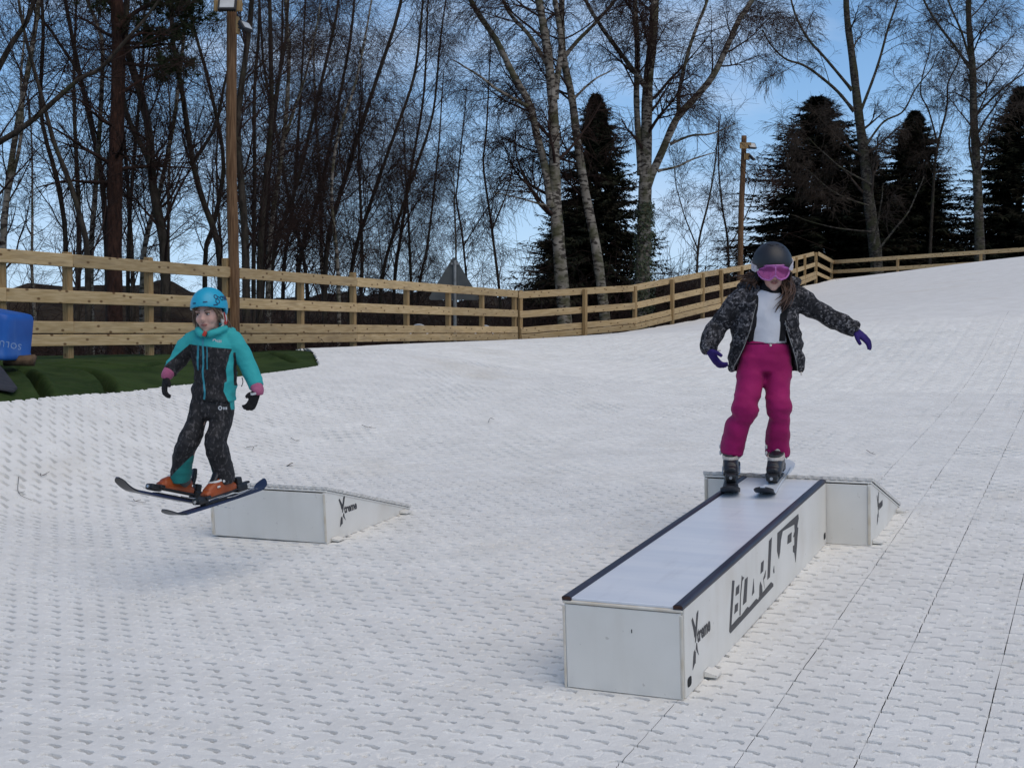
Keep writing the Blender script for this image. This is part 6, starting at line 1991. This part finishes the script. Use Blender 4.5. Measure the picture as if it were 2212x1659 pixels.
# ================================================================== girl in the blue helmet, in the air in front of the left kicker
def girl_in_air():
    D0 = 8.05
    org = at((640 / 2.676 + 260) / 1.151, (1480 / 2.676 + 680) / 1.151, D0)
    k = D0 / (2833 * 3.08)
    o = empty('person', org); tag(o, 'girl in blue helmet and teal and black ski suit jumping beside the kicker ramp', 'person')
    def C(px, py, y=0.0): return ((px - 640) * k, y, (1480 - py) * k)
    def PX(Cc): return Cc[:, 0] / k + 640, 1480 - Cc[:, 2] / k
    # ---- trousers
    rowsL = [(880, 570, 696), (950, 560, 680), (1000, 552, 672), (1050, 538, 662), (1095, 508, 650), (1135, 502, 634), (1165, 484, 618), (1190, 472, 608), (1240, 456, 594), (1300, 444, 578), (1350, 438, 566), (1385, 444, 558)]
    rowsR = [(880, 690, 864), (950, 702, 854), (1000, 704, 846), (1050, 696, 834), (1095, 686, 818), (1135, 684, 820), (1165, 688, 828), (1190, 694, 834), (1240, 706, 842), (1300, 720, 852), (1350, 732, 860), (1388, 737, 864)]
    yl = [.02, .01, .0, -.02, -.04, -.045, -.04, -.03, -.01, .01, .02, .025]
    dp = [.088, .085, .082, .080, .078, .078, .075, .072, .074, .074, .072, .070]
    hip = [(*C(728, 790, .02), .132, .092), (*C(725, 840, .025), .130, .096), (*C(716, 900, .025), .138, .098), (*C(705, 960, .02), .130, .09)]
    me = fuse([loft_vf(hip), loft_vf(leg_stations(rowsL, C, yl, dp)), loft_vf(leg_stations(rowsR, C, yl, dp))], 0.0082, 2)
    knee = lambda V: 0.4 + 0.9 * np.exp(-((V[:, 2] - C(0, 1150)[2]) / 0.08) ** 2) + 0.5 * np.exp(-((V[:, 2] - C(0, 1320)[2]) / 0.05) ** 2)
    folds(me, 0.010, (6, 6, 17), 6.3, mask=knee); folds(me, 0.004, (13, 13, 20), 2.0)
    def gait(Cc, Nn):
        x, y = PX(Cc)
        a = np.minimum(650 - x, y - (1228 + (578 - x) * 0.95))
        b = np.minimum(np.minimum(x - 650, y - 1232), 710 + (y - 1232) * 0.24 - x)
        return np.maximum(a, b)
    def teal_leg(Cc, Nn):
        x, y = PX(Cc)
        return np.minimum(x - (845 + (y - 840) * .12), 905 - y)
    field(me, 'gaiter', gait); field(me, 'teal', teal_leg)
    me.materials.append(M['suit'])
    tr = wear('trousers', me, o); tb = bvh_of(me)
    # ---- jacket
    tor = [(*C(726, 845, .02), .134, .102), (*C(728, 800, .02), .139, .108), (*C(738, 765, .02), .132, .102), (*C(744, 720, .018), .124, .098), (*C(740, 640, .012), .129, .100), (*C(732, 560, .008), .132, .102), (*C(724, 490, .008), .130, .100), (*C(716, 440, .012), .118, .090), (*C(708, 405, .02), .085, .074), (*C(704, 375, .02), .062, .060)]
    sl = arm_stations([(640, 430, .02, .054), (592, 448, .02, .062), (560, 485, .02, .060), (520, 535, .025, .054), (492, 580, .02, .052), (468, 620, .0, .048), (447, 655, -.02, .042)], C)
    sr = arm_stations([(800, 425, .02, .054), (848, 440, .02, .060), (884, 478, .02, .058), (912, 530, .025, .052), (942, 590, .02, .050), (972, 650, .01, .048), (1002, 715, -.01, .045), (1018, 750, -.02, .042)], C)
    hood = [ball_vf(C(800, 372, .05), (.070, .06, .034)), ball_vf(C(740, 362, .09), (.09, .05, .04)), ball_vf(C(650, 375, .05), (.035, .05, .028)),
            loft_vf([(*C(655, 372, -.05), .018, .018), (*C(662, 392, -.085), .02, .016), (*C(690, 412, -.10), .02, .016)]), loft_vf([(*C(820, 362, -.01), .026, .022), (*C(780, 385, -.075), .024, .02), (*C(720, 410, -.10), .02, .016)])]
    me = fuse([loft_vf(tor), loft_vf(sl, ref=(0, 1, 0)), loft_vf(sr, ref=(0, 1, 0))] + hood, 0.0078, 2)
    folds(me, 0.013, (7, 7, 12), 8.2); folds(me, 0.005, (15, 15, 22), 5.0)
    def teal_top(Cc, Nn):
        x, y = PX(Cc)
        f = 470 + np.clip(x - 575, 0, 300) * 0.11 - y
        edge = np.interp(y, [480, 500, 545, 640, 715, 722, 780, 850, 905], [872, 868, 852, 832, 836, 822, 812, 842, 865])
        f = np.maximum(f, x - edge)
        gap = np.minimum(np.minimum(8 - np.abs(x - 880), y - 525), 745 - y)  # underarm shade put into the suit colour as a black band
        f = np.minimum(f, -gap)
        arm = 478 + (578 - x) * 0.84 - y
        return np.where(x < 578, arm, f)
    field(me, 'teal', teal_top)
    field(me, 'gaiter', lambda V, N: np.full(len(V), -50.0))
    me.materials.append(M['suit'])
    jk = wear('jacket', me, o); jb = bvh_of(me)
    band_on('zip', jb, [C(*p)[::2] for p in ((686, 432), (688, 500), (690, 580), (684, 660), (690, 740), (697, 785), (690, 832))], 0.011, 0.005, M['zip'], jk, lift=0.002, n=30)
    for pts in (((657, 478), (653, 560), (648, 640)), ((650, 480), (644, 600), (648, 638)), ((715, 480), (716, 560), (713, 636))):
        band_on('draw_cord', jb, [C(*p)[::2] for p in pts], 0.006, 0.004, M['zip'], jk, lift=0.002, n=14)
    def patch(bv, px, py, par):
        x, _, z = C(px, py); y = front_y(bv, x, z, 0.0015)
        bm = bmesh.new()
        n = 14
        a = [bm.verts.new((x + .013 * math.cos(2 * math.pi * i / n), y, z + .013 * math.sin(2 * math.pi * i / n))) for i in range(n)]
        b = [bm.verts.new((x + .006 * math.cos(2 * math.pi * i / n), y, z + .007 * math.sin(2 * math.pi * i / n))) for i in range(n)]
        for i in range(n): bm.faces.new((a[i], a[(i + 1) % n], b[(i + 1) % n], b[i]))
        for q in range(3):
            box_bm(0.006, 0.001, 0.016, (x + .020 + .009 * q, y + .002 * q, z - .002), bm=bm)
        bm_obj('logo_patch', bm, M['grey_print'], par)
    patch(jb, 762, 449, jk); patch(tb, 790, 890, tr)
    # ---- gloves with pink cuffs
    me = fuse([loft_vf([(*C(450, 645, -.02), .041, .039), (*C(434, 674, -.03), .038, .036), (*C(428, 697, -.03), .033, .031)], ref=(0, 1, 0))], 0.006, 2)
    g = wear('glove', fuse(hand_pieces(C(428, 690, -.03), (-0.12, -0.25, -0.96), (-0.85, -0.45, 0.2), (0.75, -0.6, -0.1), 0.88, 0.8, 0.2, 1.0, 0.0125), 0.0058, 2), o, M['black_cloth'])
    wear('glove_cuff', me, g, M['glove_pink'])
    me = fuse([loft_vf([(*C(1018, 742, -.02), .040, .038), (*C(1031, 775, -.03), .040, .038), (*C(1030, 802, -.03), .034, .032)], ref=(0, 1, 0))], 0.006, 2)
    g = wear('glove', fuse(hand_pieces(C(1024, 790, -.03), (-0.30, -0.35, -0.90), (0.75, -0.55, -0.1), (-0.75, -0.55, 0.15), 0.88, 0.9, 0.2, 0.9, 0.0125), 0.0058, 2), o, M['black_cloth'])
    wear('glove_cuff', me, g, M['glove_pink'])
    strip('cuff_strap', [C(985, 795, -.075), C(1005, 798, -.08), C(1030, 792, -.078)], 0.014, 0.004, M['grey_print'], g)
    Vt, Ft = curve_tube([C(930, 690, -.04), C(938, 720, -.05), C(928, 750, -.05)], 0.0028, 5, n=8); link('wrist_cord', mesh_np('wrist_cord', Vt, Ft), M['black_cloth'], jk)
    # ---- head
    HM = Matrix.Translation(C(712, 268, -.025)) @ Matrix.Rotation(math.radians(-13), 4, 'Z') @ Matrix.Rotation(math.radians(-3), 4, 'Y') @ Matrix.Rotation(math.radians(7), 4, 'X')
    pcs = xf(head_mesh(), HM)
    pcs += [loft_vf([(*C(706, 370, .015), .045, .045), (*C(706, 410, .02), .055, .05), (*C(720, 480, .015), .10, .068), (*C(738, 640, .02), .095, .066), (*C(728, 800, .02), .10, .07), (*C(716, 900, .025), .105, .07)]),
            loft_vf([(*C(640, 440, .02), .04, .04), (*C(560, 490, .02), .036, .036), (*C(492, 580, .02), .030, .030), (*C(440, 665, -.02), .024, .024)], ref=(0, 1, 0)),
            loft_vf([(*C(800, 440, .02), .04, .04), (*C(890, 490, .02), .036, .036), (*C(948, 600, .02), .030, .030), (*C(1022, 760, -.02), .024, .024)], ref=(0, 1, 0)),
            loft_vf([(*C(640, 900, .02), .055, .055), (*C(590, 1110, -.03), .042, .042), (*C(505, 1370, .02), .036, .036)]), loft_vf([(*C(775, 900, .02), .055, .055), (*C(750, 1110, -.03), .042, .042), (*C(800, 1370, .02), .036, .036)])]
    body = wear('body', fuse(pcs, 0.0072, 2), o, M['skin'])
    face_parts(body, HM)
    # ---- helmet
    he = empty('helmet', (0, 0, 0), o)
    HLM = HM @ Matrix.Translation((0, 0.012, 0.036)) @ Matrix.Rotation(math.radians(-4), 4, 'X')
    he.matrix_local = HLM
    a_, b_, c_ = 0.108, 0.126, 0.122
    rim = lambda az: math.radians(88 + 8 * math.cos(az) ** 2 + 26 * max(0, math.sin(az + .0)) ** 0.8 + (9 if abs(math.cos(az)) > .8 and math.sin(az) > 0 else 0) - 2 * max(0, -math.sin(az)))
    helmet_shell('shell', he, a_, b_, c_, rim, M['helmet_cyan'])
    V = []
    def hpt(az, ph, lift=1.004):
        a, p = math.radians(az), math.radians(ph)
        return Vector((a_ * (1 + .02 * math.sin(2 * a + 1.2) ** 2) * math.sin(p) * math.cos(a), b_ * math.sin(p) * math.sin(a), c_ * math.cos(p))) * lift
    for az, ph in ((-72, 74), (-112, 76), (-40, 84)):
        n1 = hpt(az - 6, ph); n2 = hpt(az + 6, ph)
        strip('vent', [hpt(az - 7, ph), hpt(az, ph), hpt(az + 7, ph)], 0.0075, 0.003, M['navy_print'], he, nrm=tuple(hpt(az, ph).normalized()), n=8)
    def ring(azc, phc, ra, rp, a0=0, a1=360):
        return [hpt(azc + ra * math.cos(math.radians(q)), phc + rp * math.sin(math.radians(q))) for q in np.linspace(a0, a1, 20)]
    glyph = [ring(-34, 60, 6.2, 6.2), ring(-31, 74, 6.4, 6.6), [hpt(-28, 58), hpt(-20, 64), hpt(-13, 60)], ring(-12, 66, 5.8, 5.8), [hpt(-6, 60), hpt(2, 66), hpt(8, 72)], [hpt(9, 59), hpt(2, 66), hpt(-3, 73)], ring(15, 66, 5.8, 5.8)]
    gv = [curve_tube(q, 0.0030, 6, n=len(q) if len(q) > 5 else 8) for q in glyph]
    V, F = join_vf(gv); link('helmet_lettering', mesh_np('helmet_lettering', V, F), M['navy_print'], he)
    for s in (-1, 1):
        V, Q, T = ball_vf((s * 0.084, 0.012, -0.078), (0.016, 0.034, 0.044)); pad = link('ear_pad', mesh_np('ear_pad', V, [Q, T]), M['ear_pad'], he)
        strip('red_strap', [(s * .098, -.005, -.035), (s * .102, -.004, -.075), (s * .098, .0, -.112)], 0.010, 0.004, M['strap_red'], he, nrm=(s, 0, 0), n=10)
        strip('red_strap', [(s * .098, -.012, -.098), (s * .099, .012, -.102), (s * .094, .040, -.078)], 0.010, 0.004, M['strap_red'], he, nrm=(s, 0, 0), n=10)
        strip('chin_strap', [(s * .090, -.005, -.112), (s * .062, -.035, -.140), (s * .022, -.062, -.160)], 0.014, 0.004, M['ear_pad'], he, nrm=(s * .7, -.4, -.3), n=10)
    b = box_bm(0.022, 0.016, 0.032, (0, 0, 0), bevel=0.006, seg=2); q = bm_obj('chin_buckle', b, M['strap_red'], he, smooth=True)
    q.matrix_local = HLM.inverted() @ Matrix.Translation(C(706, 402, -.118)) @ Matrix.Rotation(math.radians(25), 4, 'Y')
    # ---- hair
    def hp(x, y, z): return HM @ Vector((x, y, z))
    ch = [[hp(-.072, -.01, .03), hp(-.088, -.01, .0), hp(-.092, -.012, -.04), hp(-.080, -.02, -.075)], [hp(-.075, .02, .02), hp(-.098, .02, -.01), hp(-.100, .015, -.05), hp(-.090, .0, -.09)], [hp(-.068, .04, .0), hp(-.085, .045, -.05), hp(-.08, .04, -.10)],
          [hp(.072, -.02, .03), hp(.080, -.024, .0), hp(.080, -.02, -.04)], [hp(.07, .05, -.02), hp(.088, .055, -.07), hp(.095, .06, -.115)], [hp(.05, .08, -.02), hp(.06, .09, -.08), hp(.06, .085, -.12)],
          [hp(-.055, -.068, .055), hp(-.066, -.05, .035), hp(-.074, -.03, .01)], [hp(.055, -.068, .055), hp(.066, -.05, .035), hp(.074, -.03, .01)]]
    strands('hair', ch, M['hair_fair'], o, 0.0055, 8, 0.009, 6)
    # ---- boots and skis
    for q, toe, up, lab, shin, tn, tl in ((C(458, 1492, .02), Vector((-0.58, -0.77, 0.25)), (0.12, 0.25, 1), 'ski with raised tip on the right foot of the girl in the blue helmet', (505, 1360), 0.44, 0.34),
                                          (C(778, 1506, -.02), Vector((-0.52, -0.84, -0.12)), (-0.16, -0.10, 1), 'navy ski crossing in front of the kicker on the left foot of the jumping girl', (800, 1368), 0.46, 0.40)):
        sm = dir_matrix(org + Vector(q), toe, up)
        ski(lab, sm, 1.1, 0.096, tn, tl, M['ski_navy'], M['ski_black'], 'skis of the jumping girl', up=0.055, tailup=0.05)
        nu_ = sm.to_3x3() @ Vector((0, 0, 1))
        fm = dir_matrix(Vector(q) + nu_ * 0.030, toe, up) @ Matrix.Scale(0.9, 4)
        sh_ = fm.inverted() @ Vector(C(shin[0], shin[1] - 40, .02))
        build_boot(o, fm, (sh_.x, sh_.y, sh_.z), (M['orange'], M['boot_black']), 'clip')
    return o
girl_in_air()

# ------------------------------------------------------------------ small litter on the matting
def litter():
    rng = random.Random(4)
    spots = [((40, 1030), (68, 1080), 'long thin twig on the matting at the left edge'), ((88, 1022), (108, 1018), 'forked twig on the left bank of the matting'), ((288, 1078), (315, 1085), 'curled twig under the raised ski of the jumping girl'),
             ((532, 966), (545, 972), 'bent twig right of the jumping girl'), ((628, 945), (648, 952), 'thin twig behind the left kicker'), ((782, 918), (812, 924), 'twig on the middle of the slope'), ((1872, 972), (1892, 982), 'hooked twig on the slope right of the girl in pink'),
             ((1055, 912), (1068, 906), 'tiny twig on the far middle slope')]
    for a, b, lb in spots:
        p, q = ground_pt(*a, 0.012), ground_pt(*b, 0.012)
        m = (p + q) / 2 + Vector((rng.uniform(-.03, .03), rng.uniform(-.12, .12), 0))
        m.z = float(H(m.x, m.y)) + 0.016
        P = [Vector((0, 0, 0)), m - p, q - p]
        V, F = curve_tube(P, 0.0026, 5, n=12, taper=[1, .9, .5])
        V2, F2 = curve_tube([m - p, m - p + Vector((0.03, 0.05, 0.006))], 0.0018, 5, n=4)
        V, F = join_vf([(V, F), (V2, F2)])
        o = link('twig', mesh_np('twig', V, F), M['twig_pale']); o.location = p; tag(o, lb, 'twig', 'twigs on the matting')
    p = ground_pt(626, 1003, 0.01)
    bm = bmesh.new(); bmesh.ops.create_grid(bm, x_segments=6, y_segments=4, size=0.5)
    for v in bm.verts:
        v.co.x *= 0.062; v.co.y *= 0.040 * (1 - (v.co.x / 0.034) ** 2 * .8); v.co.z = 0.012 * math.sin(v.co.x * 60) + 0.3 * abs(v.co.y)
    o = bm_obj('leaf', bm, M['log'], smooth=True); o.location = p; tag(o, 'small brown leaf on the matting behind the left kicker', 'leaf')
    md = o.modifiers.new('thick', 'SOLIDIFY'); md.thickness = 0.002
litter()
def hoses():
    for px, py, d, r, lb in ((905, 720, 31, 0.20, 'pale hose loop behind the fence left of the road sign'), (1046, 832 / 1.151, 33, 0.22, 'pale hose loop behind the fence below the road sign')):
        c = at(px, py, d)
        n = 20
        a = np.linspace(-0.4, math.pi + 0.5, n)
        V, F = tubes(np.stack([r * np.cos(a), 0.04 * np.sin(3 * a), r * np.sin(a)], axis=1)[None], np.full((1, n), 0.025), 8)
        o = link('hose', mesh_np('hose', V, F), M['white_tube']); o.location = c; tag(o, lb, 'hose')
hoses()
